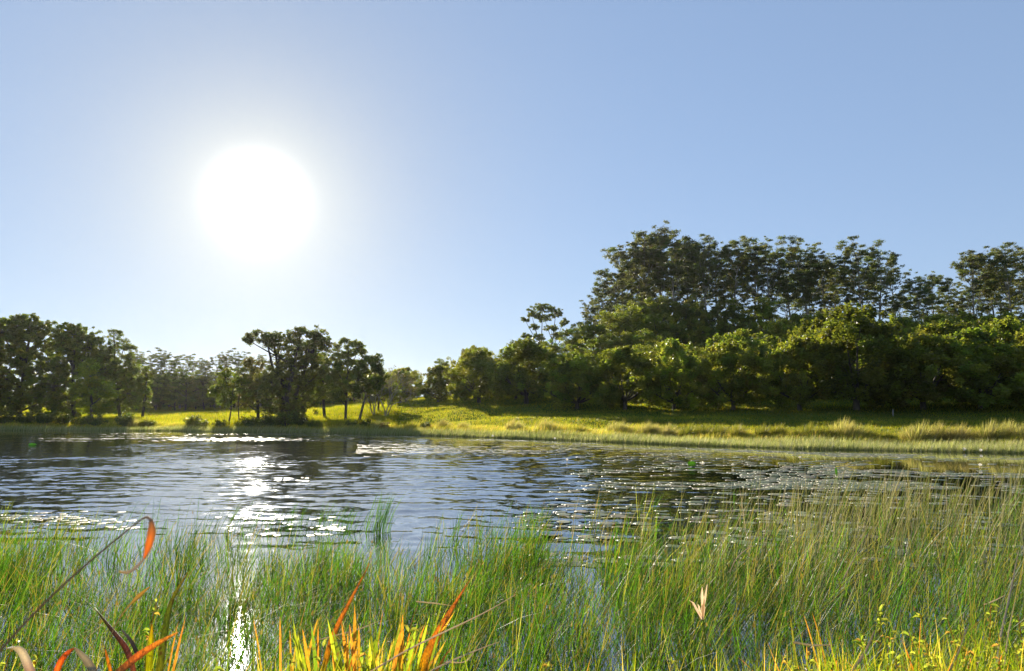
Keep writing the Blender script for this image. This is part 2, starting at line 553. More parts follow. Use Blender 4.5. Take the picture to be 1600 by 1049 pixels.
# ------------------------------------------------------------------ foliage
def leaf_cloud(centers, radii, counts, leaf, col, colvar=0.25, droop=0.0, aspect=0.5, shell=0.55):
    """diamond leaves scattered in ellipsoidal clumps -> verts, quads, cols"""
    idx = np.repeat(np.arange(len(centers)), counts)
    n = len(idx)
    d = rng.normal(size=(n, 3)); d /= np.linalg.norm(d, axis=1)[:, None]
    r = (shell + (1 - shell) * rng.random(n)) * rng.random(n) ** 0.25
    P = centers[idx] + d * r[:, None] * radii[idx]
    ax = rng.normal(size=(n, 3)); ax[:, 2] = ax[:, 2] * 0.6 - droop
    ax /= np.linalg.norm(ax, axis=1)[:, None]
    nn = rng.normal(size=(n, 3)) + d * 0.8 + np.array([0, 0, 0.5])
    sd_ = np.cross(ax, nn); sd_ /= np.linalg.norm(sd_, axis=1)[:, None] + 1e-9
    L = (leaf * rng.uniform(0.6, 1.35, n))[:, None]
    W = L * aspect * rng.uniform(0.8, 1.2, n)[:, None]
    V = np.stack([P - ax * L * .5, P + sd_ * W * .5, P + ax * L * .5, P - sd_ * W * .5], 1).reshape(-1, 3)
    ccl = np.asarray(col)[None, :] * rng.uniform(1 - colvar, 1 + colvar, (len(centers), 1)) * \
        rng.uniform(0.88, 1.12, (len(centers), 3))
    C = ccl[idx] * rng.uniform(0.75, 1.3, (n, 1))
    C = np.repeat(C, 4, axis=0)
    Q = np.arange(n * 4).reshape(n, 4)
    return V, Q, C

def curve_pts(a, b, bend, k=5):
    a, b = np.asarray(a, float), np.asarray(b, float)
    t = np.linspace(0, 1, k)[:, None]
    off = np.asarray(bend, float) * (np.sin(t * math.pi))
    return a * (1 - t) + b * t + off

def make_orchard(seed):
    """round-headed orchard tree, low fork, crown nearly to the ground. unit metres"""
    global rng
    rng = np.random.default_rng(100 + seed)
    tb = Tubes()
    H = 6.0
    fork = np.array([0, 0, rng.uniform(0.7, 1.0)])
    tb.add([(0, 0, -0.4), (0.03, 0, 0.3), fork], [0.24, 0.19, 0.17], 7)
    cs, rs = [], []
    nl = 9
    for i in range(nl):
        a = i * 2.4 + rng.uniform(-.3, .3)
        el = rng.uniform(0.35, 1.25)
        L = rng.uniform(2.2, 3.4)
        tip = fork + np.array([math.cos(a) * math.cos(el) * L, math.sin(a) * math.cos(el) * L, math.sin(el) * L * 1.15])
        pts = curve_pts(fork, tip, (0, 0, -0.25))
        tb.add(pts, np.linspace(0.11, 0.03, 5), 5)
        for j in range(3):
            a2 = rng.normal(size=3); a2[2] = abs(a2[2])
            tb.add(curve_pts(pts[2 + j // 2], pts[2 + j // 2] + a2 * 0.7, (0, 0, .1), 3), [0.04, 0.025, 0.012], 4)
    n = 150
    skew = rng.uniform(.8, 1.2, 2)
    for i in range(n):
        a = rng.uniform(0, 2 * math.pi)
        w = rng.random()
        z = 0.75 + (H - 1.25) * w
        prof = math.sin(min(1, (w * 0.84 + 0.20)) * math.pi) ** 0.55
        lump = 1 + .16 * math.sin(a * 3 + seed * 2 + z) + .10 * math.sin(a * 5 - z * 2)
        R = 3.0 * prof * (rng.random() ** 0.25) * rng.uniform(0.85, 1.08) * lump
        cs.append((math.cos(a) * R * skew[0], math.sin(a) * R * skew[1], z + rng.uniform(-.15, .45) + .3 * math.sin(a * 2 + seed)))
        r = rng.uniform(0.28, 0.75)
        rs.append((r, r, r * rng.uniform(.8, 1.25)))
    for i in range(34):                       # upright leafy shoots breaking the outline
        a = rng.uniform(0, 2 * math.pi); R = rng.uniform(.2, 2.6)
        z = 0.9 + (H - 1.0) * math.cos(R / 3.3 * 1.1) ** .6
        cs.append((math.cos(a) * R, math.sin(a) * R, z + rng.uniform(.0, .45))); r = rng.uniform(.16, .28); rs.append((r, r, r * 1.8))
    cs, rs = np.array(cs), np.array(rs)
    V, Q, C = leaf_cloud(cs, rs, np.maximum(30, 330 * rs[:, 0] ** 1.6).astype(int), 0.26, (0.105, 0.12, 0.026), 0.38, aspect=0.45)
    return tb.build('orchard_trunk', M_BARK), make_mesh('orchard_crown', V, [Q], C, M_LEAF)

def make_eucalypt(seed, H=24.0, leaves=120, spread=1.08, start=0.44):
    """tall slender gum: pale trunk, ascending limbs, umbrella pads of leaves"""
    global rng
    rng = np.random.default_rng(300 + seed)
    tb = Tubes()
    lean = rng.uniform(-1, 1, 2) * 1.2
    def trunk(t): return np.array([lean[0] * t ** 1.5 + 0.35 * math.sin(t * 5 + seed), lean[1] * t ** 1.5 + .3 * math.cos(t * 4 + seed), H * 0.93 * t])
    ts = np.linspace(0, 1, 12)
    pts = [trunk(t) for t in ts]; pts[0][2] = -0.6
    tb.add(pts, 0.30 * (1 - ts) ** 0.8 + 0.03, 8)
    cs, rs = [], []
    nb = 17
    K = H / 24
    for i in range(nb):
        t = start + (0.97 - start) * (i / (nb - 1)) ** 0.8
        p0 = trunk(t)
        a = i * 2.4 + rng.uniform(-.6, .6)
        w = (t - start) / (1 - start)
        L = H * 0.21 * spread * (0.55 + 0.6 * math.sin(math.pi * min(1, w * 0.75 + 0.15))) * rng.uniform(0.65, 1.25)
        el = rng.uniform(0.5, 0.95) + 0.4 * w
        tip = p0 + np.array([math.cos(a) * math.cos(el), math.sin(a) * math.cos(el), math.sin(el)]) * L
        bp = curve_pts(p0, tip, (0, 0, -0.12 * L), 6)
        tb.add(bp, np.linspace(0.12 * (1.1 - .5 * w), 0.03, 6), 5)
        big = rng.uniform(.75, 1.25)
        for j in range(8):
            q = bp[3 + j % 3]
            a2 = a + rng.uniform(-1.6, 1.6)
            l2 = rng.uniform(0.5, 2.2) * K
            tp = q + np.array([math.cos(a2) * l2, math.sin(a2) * l2, l2 * rng.uniform(.1, .9)])
            tb.add(curve_pts(q, tp, (0, 0, .1), 4), np.linspace(0.04, 0.012, 4), 4)
            r = rng.uniform(0.55, 1.2) * K * big
            cs.append(tp + np.array([0, 0, r * .2])); rs.append((r * 1.1, r * 1.1, r * rng.uniform(.38, .6)))
            if rng.random() < .5:
                cs.append(tp + rng.normal(size=3) * np.array([1, 1, .45]) * r); rs.append((r * .6, r * .6, r * .4))
    cs, rs = np.array(cs), np.array(rs)
    cnt = np.maximum(25, leaves * (rs[:, 0] / K) ** 2).astype(int)
    V, Q, C = leaf_cloud(cs, rs, cnt, 0.33 * K, (0.078, 0.092, 0.032), 0.28, droop=0.5, aspect=0.40, shell=0.3)
    return tb.build('eucalypt_trunk', M_EBARK), make_mesh('eucalypt_crown', V, [Q], C, M_EUC)

def make_forest(seed):
    """bushy mid-height native tree"""
    global rng
    rng = np.random.default_rng(500 + seed)
    tb = Tubes(); H = 11.0
    top = np.array([rng.uniform(-.6, .6), rng.uniform(-.6, .6), H * .85])
    tb.add(curve_pts((0, 0, -.5), top, (.3, .2, 0), 8), np.linspace(.22, .03, 8), 7)
    cs, rs = [], []
    for i in range(16):
        w = (i + .5) / 16
        z = 1.6 + (H - 2.6) * w
        p0 = np.array([top[0] * w, top[1] * w, z])
        a = i * 2.4
        L = 2.9 * math.sin(math.pi * min(1, .25 + w * .68)) ** .7 * rng.uniform(.75, 1.15)
        tip = p0 + np.array([math.cos(a) * L, math.sin(a) * L, L * rng.uniform(.25, .8)])
        bp = curve_pts(p0 - np.array([0, 0, .5]), tip, (0, 0, -.2), 5)
        tb.add(bp, np.linspace(.09, .02, 5), 5)
        for j in range(6):
            c = bp[1 + j % 4] + rng.normal(size=3) * np.array([.75, .75, .5]) + np.array([0, 0, .3])
            r = rng.uniform(.5, .95)
            cs.append(c); rs.append((r, r, r * .7))
    cs, rs = np.array(cs), np.array(rs)
    V, Q, C = leaf_cloud(cs, rs, np.full(len(cs), 150), 0.27, (0.10, 0.12, 0.026), 0.3, aspect=.42)
    return tb.build('forest_trunk', M_BARK), make_mesh('forest_crown', V, [Q], C, M_LEAF)

ORCH = [make_orchard(i) for i in range(5)]
EUC = [make_eucalypt(i) for i in range(8)]
EUC_WIDE = [make_eucalypt(20 + i, 16.0, 150, 1.35, 0.28) for i in range(3)]
FOR = [make_forest(i) for i in range(4)]
rng = np.random.default_rng(11)

def tree(name, meshes, x, y, scale, rot, label, cat, group=None, sxy=None, sink=0.15, z=None):
    e = bpy.data.objects.new(name, None)
    e.empty_display_size = 0.5
    link(e)
    e.location = (x, y, (tz(x, y) if z is None else z) - sink)
    e.rotation_euler = (0, 0, rot)
    s = sxy if sxy else scale
    e.scale = (s, s, scale)
    tag(e, label, cat, group)
    new_obj('trunk', meshes[0], e)
    new_obj('crown', meshes[1], e)
    return e

ORD = ['first', 'second', 'third', 'fourth', 'fifth', 'sixth', 'seventh', 'eighth', 'ninth', 'tenth', 'eleventh', 'twelfth', 'thirteenth', 'fourteenth',
       'fifteenth', 'sixteenth', 'seventeenth', 'eighteenth', 'nineteenth', 'twentieth', 'twenty-first', 'twenty-second', 'twenty-third', 'twenty-fourth', 'twenty-fifth',
       'twenty-sixth', 'twenty-seventh', 'twenty-eighth', 'twenty-ninth', 'thirtieth']
def U(px): return (px - 800) / (F * 1.006)

# ---- orchard rows up the hillside
def front_depth(px):
    return np.interp(px, [600, 650, 740, 800, 900, 1000, 1250, 1600, 1900], [108, 102, 88, 80, 72, 67, 58, 52, 50])

ORCH_LABEL = {
    0: 'round dark green orchard tree in the front row at the edge of the shaded lawn',
    1: 'round green orchard tree in the second row behind the front row above the lawn',
    2: 'sunlit topped orchard tree in the middle rows of the hillside orchard',
    3: 'sunlit topped orchard tree high on the hillside below the tall gum trees',
}
n_orch = 0
for row in range(6):
    in_row = 0
    off = [0, 10.5, 21, 32, 43, 54][row]
    px = 625.0 + row * 11
    while px < 1730:
        Y = float(front_depth(px)) + off * (0.8 if px < 900 else 1.0)
        x = U(px) * Y
        step = 5.6 / Y * F * (0.95 if row else 1.0)
        hmax = 6.0
        ok = True
        if row >= 3 and px < 1080: ok = False
        if row >= 4 and px < 1180: ok = False
        if row >= 2 and px < 720: ok = False
        if row == 2 and px < 880: ok = False
        if ok:
            s = rng.uniform(0.85, 1.28) * float(np.interp(px, [780, 850, 1080, 1280], [1.0, .86, .86, 1.04])) * (1.13 if row == 0 and px > 760 else 1.0) * (0.97 if px > 1000 else (0.98 if px > 800 else 0.95))
            jx, jy = rng.uniform(-.5, .5), rng.uniform(-.8, .8)
            lab = ORCH_LABEL[min(row, 3)]
            if row < 2:
                lab = ('round dark green orchard tree, ' if row == 0 else 'round green orchard tree, ') + ORD[min(in_row, 29)] + ' from the left in the ' + ('front row' if row == 0 else 'second row')
            in_row += 1
            g = 'orchard trees ' + ['in the front row', 'in the second row', 'in the middle rows', 'high on the hill'][min(row, 3)]
            if row in (1, 2, 3) and rng.random() < .22:
                sb = s * .62
                tree('bushy_tree', FOR[n_orch % 4], x + jx, Y + jy, sb, rng.uniform(0, 6.28), 'irregular taller tree breaking the rows of the hillside orchard', 'tree', 'irregular trees among the orchard rows', sxy=sb * 1.1)
                n_orch += 1
                px += step * rng.uniform(0.92, 1.12)
                continue
            tree('orchard_tree', ORCH[(n_orch * 3 + row) % 5], x + jx, Y + jy, s, rng.uniform(0, 6.28), lab, 'tree', g, sxy=s * rng.uniform(1.0, 1.3))
            n_orch += 1
        px += step * rng.uniform(0.92, 1.12)

# ---- tall eucalypts on the hill crest
euc = [(925, 478, 136), (946, 455, 142), (966, 428, 138), (990, 392, 141), (1012, 378, 137), (1036, 367, 142),
       (1058, 384, 135), (1082, 380, 143), (1106, 388, 137), (1128, 394, 145), (1152, 400, 138), (1187, 381, 142),
       (1216, 398, 136), (1243, 393, 146), (1270, 388, 139), (1294, 402, 144), (1316, 412, 150), (1356, 391, 138),
       (1384, 404, 144), (1408, 430, 150), (1444, 443, 139), (1470, 434, 146), (1502, 446, 152), (1537, 398, 140),
       (1562, 404, 146), (1590, 401, 139), (1625, 396, 143), (1660, 405, 140), (1700, 400, 145)]
for k, (px, top, Y) in enumerate(euc):
    x = U(px) * Y
    g = tz(x, Y)
    h = (at(px, top, Y)[2] - g) * .975
    lab = 'tall slender gum tree, ' + ORD[k] + ' from the left along the front of the hill crest'
    grp = 'tall gum trees along the hill crest'
    if px == 1036: lab, grp = 'tallest gum tree at the left end of the hill crest, highest crown against the sky', None
    if px == 1356: lab, grp = 'broad gum tree standing clear above the low gap at the right of the crest', None
    if px == 1537: lab, grp = 'tall open gum tree just right of the low dip in the crest line', None
    if px in (925, 946): lab, grp = 'smaller gum tree on the sloping left shoulder of the tall grove', 'gums on the left shoulder of the grove'
    e = tree('gum_tree', EUC[(k * 5) % 8], x, Y, h / 24.3, rng.uniform(0, 6.28), lab, 'tree', grp, sxy=h / 24.3 * rng.uniform(.9, 1.12))
for k in range(17):                     # the depth of the grove behind
    px = 965 + k * 44 + rng.uniform(-10, 10)
    Y = rng.uniform(150, 172)
    topl = np.interp(px, [950, 1000, 1036, 1100, 1190, 1300, 1356, 1440, 1510, 1540, 1700], [455, 400, 392, 405, 410, 425, 415, 465, 470, 425, 420])
    x = U(px) * Y; g = tz(x, Y); h = at(px, topl + rng.uniform(0, 22), Y)[2] - g
    tree('gum_tree', EUC[(k * 3 + 1) % 8], x, Y, h / 24.3, rng.uniform(0, 6.28),
         'gum tree at the back of the hill grove, half hidden by those in front', 'tree', 'gum trees at the back of the grove')
# ---- bushy native trees filling the shoulder
for (px, top, Y, k) in [(812, 543, 112, 0), (838, 545, 104, 1), (866, 532, 110, 2), (890, 520, 116, 3), (908, 505, 118, 0),
                        (930, 500, 112, 1), (952, 488, 120, 2), (978, 480, 118, 3), (905, 535, 98, 2), (940, 525, 100, 0), (1003, 470, 122, 1),
                        (1030, 490, 120, 3), (1065, 500, 122, 2), (1100, 505, 124, 0), (1140, 500, 125, 1), (1175, 505, 124, 3),
                        (972, 520, 98, 3), (1010, 515, 101, 0), (780, 556, 100, 3), (765, 562, 108, 1)]:
    x = U(px) * Y; h = at(px, top, Y)[2] - tz(x, Y)
    tree('bushy_tree', FOR[k], x, Y, h / 10.8, rng.uniform(0, 6.28),
         'leafy yellow-green tree below the gum grove, left shoulder of the hill' if px < 1000 else 'shaded leafy tree at the foot of the tall gum grove',
         'tree', 'leafy trees on the left shoulder of the hill' if px < 1000 else 'leafy trees at the foot of the gum grove', sxy=min(1.35, h / 9.5))
for k in range(17):
    px = 1205 + k * 27; Y = rng.uniform(126, 134)
    x = U(px) * Y
    s = rng.uniform(0.5, 0.72)
    tree('bushy_tree', FOR[k % 4], x, Y, s, rng.uniform(0, 6.28), 'low bushy tree under the gum trunks on the crest', 'tree', 'low bushy trees under the crest gums', sxy=s * 1.2)

for k in range(16):
    px = 985 + k * 15; Y = rng.uniform(128, 133)
    x = U(px) * Y; h = at(px, rng.uniform(462, 490), Y)[2] - tz(x, Y)
    tree('bushy_tree', FOR[k % 4], x, Y, h / 10.8, rng.uniform(0, 6.28), 'dark bushy tree among the trunks at the dense left end of the gum grove', 'tree', 'dark bushy trees among the gum trunks', sxy=h / 13)
# ---- far tree line behind the left field
for k, (px, top) in enumerate([(228, 562), (244, 558), (262, 566), (281, 563), (300, 568), (318, 572), (334, 564), (352, 560), (370, 561), (389, 563), (408, 566), (212, 560), (190, 565), (165, 560)]):
    Y = 132 + (k * 7) % 10
    x = U(px) * Y; h = at(px, top, Y)[2] - tz(x, Y)
    tree('gum_tree', EUC_WIDE[k % 3], x, Y, h / 16.2, rng.uniform(0, 6.28), sxy=h / 16.2 * 1.25, label=
         'flat-topped gum tree in the far line behind the yellow field', cat='tree', group='flat-topped gums behind the yellow field')
for k in range(30):
    px = 150 + k * 15.5; Y = 124 + (k * 5) % 9 + rng.uniform(-2, 2)
    x = U(px) * Y; h = at(px, rng.uniform(575, 600), Y)[2] - tz(x, Y)
    tree('bushy_tree', FOR[(k * 3) % 4], x, Y, h / 10.8, rng.uniform(0, 6.28),
         'dull green bushy tree at the back edge of the yellow field', 'tree', 'bushy trees behind the yellow field', sxy=h / 8.5)
for k in range(34):
    px = 140 + k * 14.5; Y = 134 + (k * 5) % 7
    x = U(px) * Y; s = rng.uniform(.75, 1.05)
    tree('round_bush', ORCH[k % 5], x, Y, s, rng.uniform(0, 6.28), 'low round bush closing the view under the far trees', 'bush', 'round bushes under the far left trees', sxy=s * 1.25)
for k in range(14):
    px = 500 + k * 17; Y = 125 + (k * 5) % 11
    x = U(px) * Y; h = at(px, rng.uniform(596, 606), Y)[2] - tz(x, Y)
    tree('bushy_tree', FOR[(k * 3 + 1) % 4], x, Y, h / 10.8, rng.uniform(0, 6.28),
         'low far tree seen past the twiggy tree and orchard trunks', 'tree', 'low far trees behind the orchard end', sxy=h / 7.5)

# ---- individually shaped trees: lobes given as picture ellipses at the tree's depth
def lobed_tree(name, base_px, Y, lobes, label, trunks=None, leaf=0.24, col=(0.082, 0.098, 0.026), dens=1.0, mat=None,
               depth=1.0, clump=0.36, seed=0, tr=0.2, droop=0.1, aspect=.45, fill=1.0):
    global rng
    rng = np.random.default_rng(900 + seed)
    x0 = U(base_px) * Y; z0 = tz(x0, Y)
    e = bpy.data.objects.new(name, None); link(e); e.location = (x0, Y, z0 - .1)
    tag(e, label, 'tree')
    tb = Tubes()
    s = Y / F
    cs, rs = [], []
    cens = []
    for (cx, cy, rx, ry) in lobes:
        c = at(cx, cy, Y) - np.array([x0, Y, z0])
        R = np.array([rx * s, rx * s * depth, ry * s])
        c[1] += rng.uniform(-.35, .35) * R[0]
        cens.append((c, R))
        vol = R[0] * R[1] * R[2]
        area = (R[0] * R[2] + R[0] * R[1] + R[1] * R[2]) / 3
        n = max(20, int(area * 4.0 * fill / (clump ** 2)))
        d = rng.normal(size=(n, 3)); d /= np.linalg.norm(d, axis=1)[:, None]
        rr = rng.random(n) ** 0.33
        P = c + d * rr[:, None] * R * rng.uniform(.8, 1.12, (n, 1))
        rad = clump * rng.uniform(.6, 1.25, n)
        cs.append(P); rs.append(np.stack([rad, rad, rad * rng.uniform(.6, .9, n)], 1))
    cs, rs = np.concatenate(cs), np.concatenate(rs)
    trunks = trunks or [(base_px, 0)]
    roots = [np.array([U(t) * Y - x0, dy, -.4 ]) for t, dy in trunks]
    for ri, r in enumerate(roots):
        mine = [c for i, (c, R) in enumerate(cens) if i % len(roots) == ri or len(roots) == 1]
        if not mine: mine = [cens[0][0]]
        topc = max(mine, key=lambda c: c[2])
        stem = curve_pts(r, topc, (rng.uniform(-.5, .5), rng.uniform(-.3, .3), 0), 9)
        tb.add(stem, np.linspace(tr, tr * .25, 9), 8)
        for c in mine:
            k = np.argmin(np.abs(stem[:, 2] - max(.8, c[2] * .6)))
            tb.add(curve_pts(stem[k], c, (0, 0, -.2), 6), np.linspace(tr * .5, .03, 6), 5)
    # twigs to a share of the clumps
    for i in range(0, len(cs), 3):
        near = min(cens, key=lambda q: np.linalg.norm(q[0] - cs[i]))[0]
        tb.add(curve_pts(near, cs[i], (0, 0, .1), 3), [.035, .02, .01], 4)
    new_obj('trunk', tb.build(name + '_trunk', M_BARK), e)
    V, Q, C = leaf_cloud(cs, rs, np.maximum(16, (150 * dens * (rs[:, 0] / .5) ** 2)).astype(int), leaf, col, .3, droop=droop, aspect=aspect, shell=.35)
    new_obj('crown', make_mesh(name + '_crown', V, [Q], C, mat or M_LEAF), e)
    return e

lobed_tree('broadleaf_tree', 30, 84, [(30, 530, 50, 38), (50, 510, 33, 20), (8, 520, 34, 24), (60, 570, 42, 34), (10, 580, 45, 40), (20, 620, 52, 32), (75, 620, 34, 32), (-50, 560, 50, 60), (-40, 620, 50, 36)],
           'massive dark round-crowned tree filling the left edge of the far bank', seed=1, tr=.35, dens=.6, fill=.85, clump=.44, leaf=.3)
lobed_tree('broadleaf_tree', 118, 82, [(124, 523, 36, 20), (98, 530, 20, 16), (140, 545, 36, 22), (110, 560, 34, 26), (150, 580, 34, 28), (95, 605, 34, 36), (105, 635, 34, 22)],
           'flat-topped dark tree second from the left edge, beside the massive one', seed=2, tr=.3, dens=.75, fill=1.0, leaf=.27, col=(.08, .098, .024))
lobed_tree('spiky_tree', 190, 86, [(180, 525, 12, 14), (190, 545, 18, 18), (200, 565, 16, 18), (185, 585, 24, 24), (205, 590, 16, 20), (170, 560, 20, 26), (200, 615, 22, 24), (180, 628, 24, 18)],
           'pointed tufted tree sloping down to the right beside the far gums', seed=3, clump=.38, leaf=.2, aspect=.3)
lobed_tree('young_tree', 145, 76, [(145, 595, 26, 22), (160, 615, 20, 22), (130, 620, 20, 20), (150, 635, 22, 14), (140, 572, 16, 16)],
           'bright yellow-green young tree in front of the dark trees, left bank', seed=4, col=(.14, .17, .02), dens=.55, leaf=.24, clump=.55)
lobed_tree('young_tree', 222, 90, [(220, 600, 14, 20), (230, 585, 9, 14), (225, 620, 15, 16)],
           'small pale leafy tree between the pointed tree and the yellow field', seed=5, col=(.10, .12, .03), dens=.7)
lobed_tree('sapling', 356, 74, [(350, 590, 16, 18), (338, 608, 12, 13), (362, 612, 14, 14), (352, 625, 14, 8)],
           'thin-trunked sapling standing alone in the yellow field, left of its twin', seed=6, col=(.09, .115, .02), dens=.6, tr=.09, clump=.42)
lobed_tree('sapling', 376, 77, [(380, 585, 14, 16), (376, 605, 12, 14), (386, 620, 10, 12)],
           'slender sapling right of its twin, just left of the great central tree', seed=7, col=(.10, .115, .03), dens=.5, tr=.07, clump=.42)
lobed_tree('spreading_tree', 450, 72, [(400, 522, 17, 8), (388, 530, 9, 6), (425, 526, 18, 11), (440, 545, 16, 14), (470, 519, 24, 12), (500, 520, 20, 12), (508, 540, 16, 16), (480, 545, 26, 18),
                                 (450, 570, 26, 20), (485, 575, 26, 22), (432, 600, 28, 24), (460, 610, 30, 26), (420, 625, 22, 22), (450, 638, 32, 16), (475, 632, 22, 18), (470, 560, 30, 22), (440, 578, 26, 22), (505, 572, 20, 20), (418, 592, 22, 20), (485, 602, 26, 22), (455, 534, 18, 12), (488, 534, 26, 14), (436, 532, 16, 9), (418, 534, 14, 8)],
           'great spreading tree over the waterside with a limb reaching out left', trunks=[(434, 0), (447, .6), (470, -.4), (456, 1)], seed=8, tr=.28, dens=.62, fill=.8, col=(.082, .095, .03))
lobed_tree('broadleaf_tree', 405, 79, [(398, 575, 20, 16), (390, 600, 18, 20), (408, 610, 18, 22), (385, 625, 14, 14)],
           'paler sunlit tree against the left flank of the great central tree', seed=9, col=(.12, .12, .04), dens=.8, clump=.45)
lobed_tree('broadleaf_tree', 508, 80, [(508, 590, 20, 20), (522, 605, 16, 16), (500, 612, 16, 16), (505, 565, 18, 16)],
           'yellow-green tree on the right flank of the great central tree', seed=10, col=(.11, .135, .02), dens=.7, clump=.5)
lobed_tree('open_tree', 540, 71, [(545, 536, 20, 9), (535, 552, 16, 12), (560, 545, 12, 12), (522, 568, 18, 13), (545, 575, 20, 18), (525, 590, 18, 16), (545, 600, 16, 18), (530, 615, 14, 12)],
           'open tree with slim pale trunk, just right of the great central tree', seed=11, tr=.16, col=(.082, .095, .03), dens=.75, clump=.42)
lobed_tree('open_tree', 559, 69, [(582, 560, 17, 9), (572, 572, 15, 12), (590, 574, 9, 8), (560, 592, 18, 18), (566, 612, 16, 14), (582, 598, 16, 16), (595, 590, 12, 12)],
           'dark-trunked open tree beside the bare twiggy tree', seed=12, tr=.15, col=(.082, .095, .03), dens=.75, clump=.42)

lobed_tree('gum_tree', 847, 126, [(848, 480, 20, 7), (868, 489, 14, 7), (830, 490, 13, 7), (850, 496, 15, 6), (820, 499, 8, 4), (880, 503, 10, 6), (835, 510, 9, 5),
                          (862, 512, 13, 6), (842, 527, 11, 5), (822, 524, 9, 4), (872, 524, 11, 6), (815, 541, 9, 4), (850, 540, 16, 8), (885, 520, 9, 7)],
           'lone open-crowned gum tree standing left of the wooded hill against the sky', trunks=[(845, 0), (853, .8)], seed=14, tr=.16, dens=.55, clump=.42, leaf=.26, fill=1.0, mat=M_EUC)

# bare twiggy tree
def bare_tree(px, Y, h, label, seed, leafy=0):
    global rng
    rng = np.random.default_rng(seed)
    x0 = U(px) * Y; z0 = tz(x0, Y)
    e = bpy.data.objects.new('bare_tree', None); link(e); e.location = (x0, Y, z0 - .1)
    tag(e, label, 'tree')
    tb = Tubes(); tips = []
    def grow(p, d, L, r, lev):
        q = p + d * L
        tb.add(curve_pts(p, q, rng.normal(size=3) * L * .06, 4), np.linspace(r, r * .6, 4), 5 if lev < 2 else 3)
        if lev == 5: tips.append(q); return
        for k in range(3 if lev < 4 else 2):
            nd = d + rng.normal(size=3) * .48; nd[2] += .12; nd /= np.linalg.norm(nd)
            grow(q if k else p + d * L * .75, nd, L * rng.uniform(.62, .85), r * .58, lev + 1)
    for k in range(3):
        d = np.array([rng.uniform(-.4, .4), rng.uniform(-.3, .3), 1]); d /= np.linalg.norm(d)
        grow(np.array([0, 0, 0.]), d, h * .27, .09, 0)
    new_obj('trunk', tb.build('bare_branches', M_EBARK), e)
    t = np.array(tips); t = t[rng.random(len(t)) < .5]
    V, Q, C = leaf_cloud(t, np.full((len(t), 3), .3), np.full(len(t), 5), .14, (.10, .085, .045), .3)
    new_obj('crown', make_mesh('bare_tree_leaves', V, [Q], C, M_LEAF), e)
lobed_tree('broadleaf_tree', 590, 84, [(592, 600, 22, 22), (575, 612, 20, 18), (608, 612, 18, 18), (560, 600, 20, 20)],
           'dull green low tree filling the gap behind the bare twiggy tree', seed=13, tr=.15, dens=.7, clump=.42)
bare_tree(603, 76, 6.8, 'nearly bare grey twiggy tree left of the first orchard trees', 41)
bare_tree(585, 80, 5.8, 'low bare brown thicket tree behind the two open trees', 43)

# ------------------------------------------------------------------ grasses of the far side
rng = np.random.default_rng(21)
YG = [(0.105, 0.125, 0.014), (0.14, 0.14, 0.018), (0.17, 0.135, 0.035), (0.07, 0.10, 0.014)]
def scatter(pxr, sr, n, power=1.0):
    px = rng.uniform(*pxr, n)
    s = sr[0] + (sr[1] - sr[0]) * rng.random(n) ** power
    y = shore_depth(px) + s
    x = U(px) * y
    z = terrain(x, y)
    return px, s, np.stack([x, y, z - .02], 1)

parts = []
# meadow blades
px, s, B = scatter((-60, 1720), (2.0, 70), 330000, 1.3)
keep = B[:, 2] > .2
px, s, B = px[keep], s[keep], B[keep]
n = len(B)
lawn = px > 620
h = np.where(lawn, rng.uniform(.08, .22, n), rng.uniform(.18, .5, n)) * (0.7 + .8 * noise2(B[:, 0], B[:, 1], 31, 3.0))
w = np.where(lawn, .05, .06) * (B[:, 1] / 80) * rng.uniform(.7, 1.3, n)
lean = rng.normal(size=(n, 2)) * .35 * h[:, None] + np.array([.15, 0]) * h[:, None]
col = pick(YG, [5, 4, 1.2, 3], n)
col *= (0.7 + .6 * noise2(B[:, 0], B[:, 1], 33, 4.0))[:, None]
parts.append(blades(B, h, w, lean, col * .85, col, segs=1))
V, P, C = join_blades(parts)
tag(new_obj('meadow_grass', make_mesh('meadow_grass', V, P, C, M_MEAD)),
    'sunlit yellow-green pasture grass covering the field and lawn across the water', 'grass', kind='stuff')

# rank grass and sedge on the bank, taller, straw coloured
parts = []
px, s, B = scatter((-60, 1720), (0.8, 4.2), 50000, 1.0)
n = len(B)
tall = noise2(B[:, 0], B[:, 1], 35, 2.4)
h = (0.22 + .62 * tall ** 1.6) * rng.uniform(.6, 1.15, n)
w = .022 * (B[:, 1] / 45) * rng.uniform(.6, 1.4, n)
lean = rng.normal(size=(n, 2)) * .22 * h[:, None] + np.array([.28, -.05]) * h[:, None]
ST = [(.18, .17, .08), (.12, .15, .03), (.08, .12, .02), (.24, .21, .13), (.14, .09, .05)]
col = pick(ST, [3, 4, 3, 2, .6], n)
parts.append(blades(B, h, w, lean, col * .7, col * 1.1, segs=2))
V, P, C = join_blades(parts)
tag(new_obj('bank_grass', make_mesh('bank_grass', V, P, C, M_MEAD)),
    'rank golden and green grass fringing the far bank above the reeds', 'grass', kind='stuff')

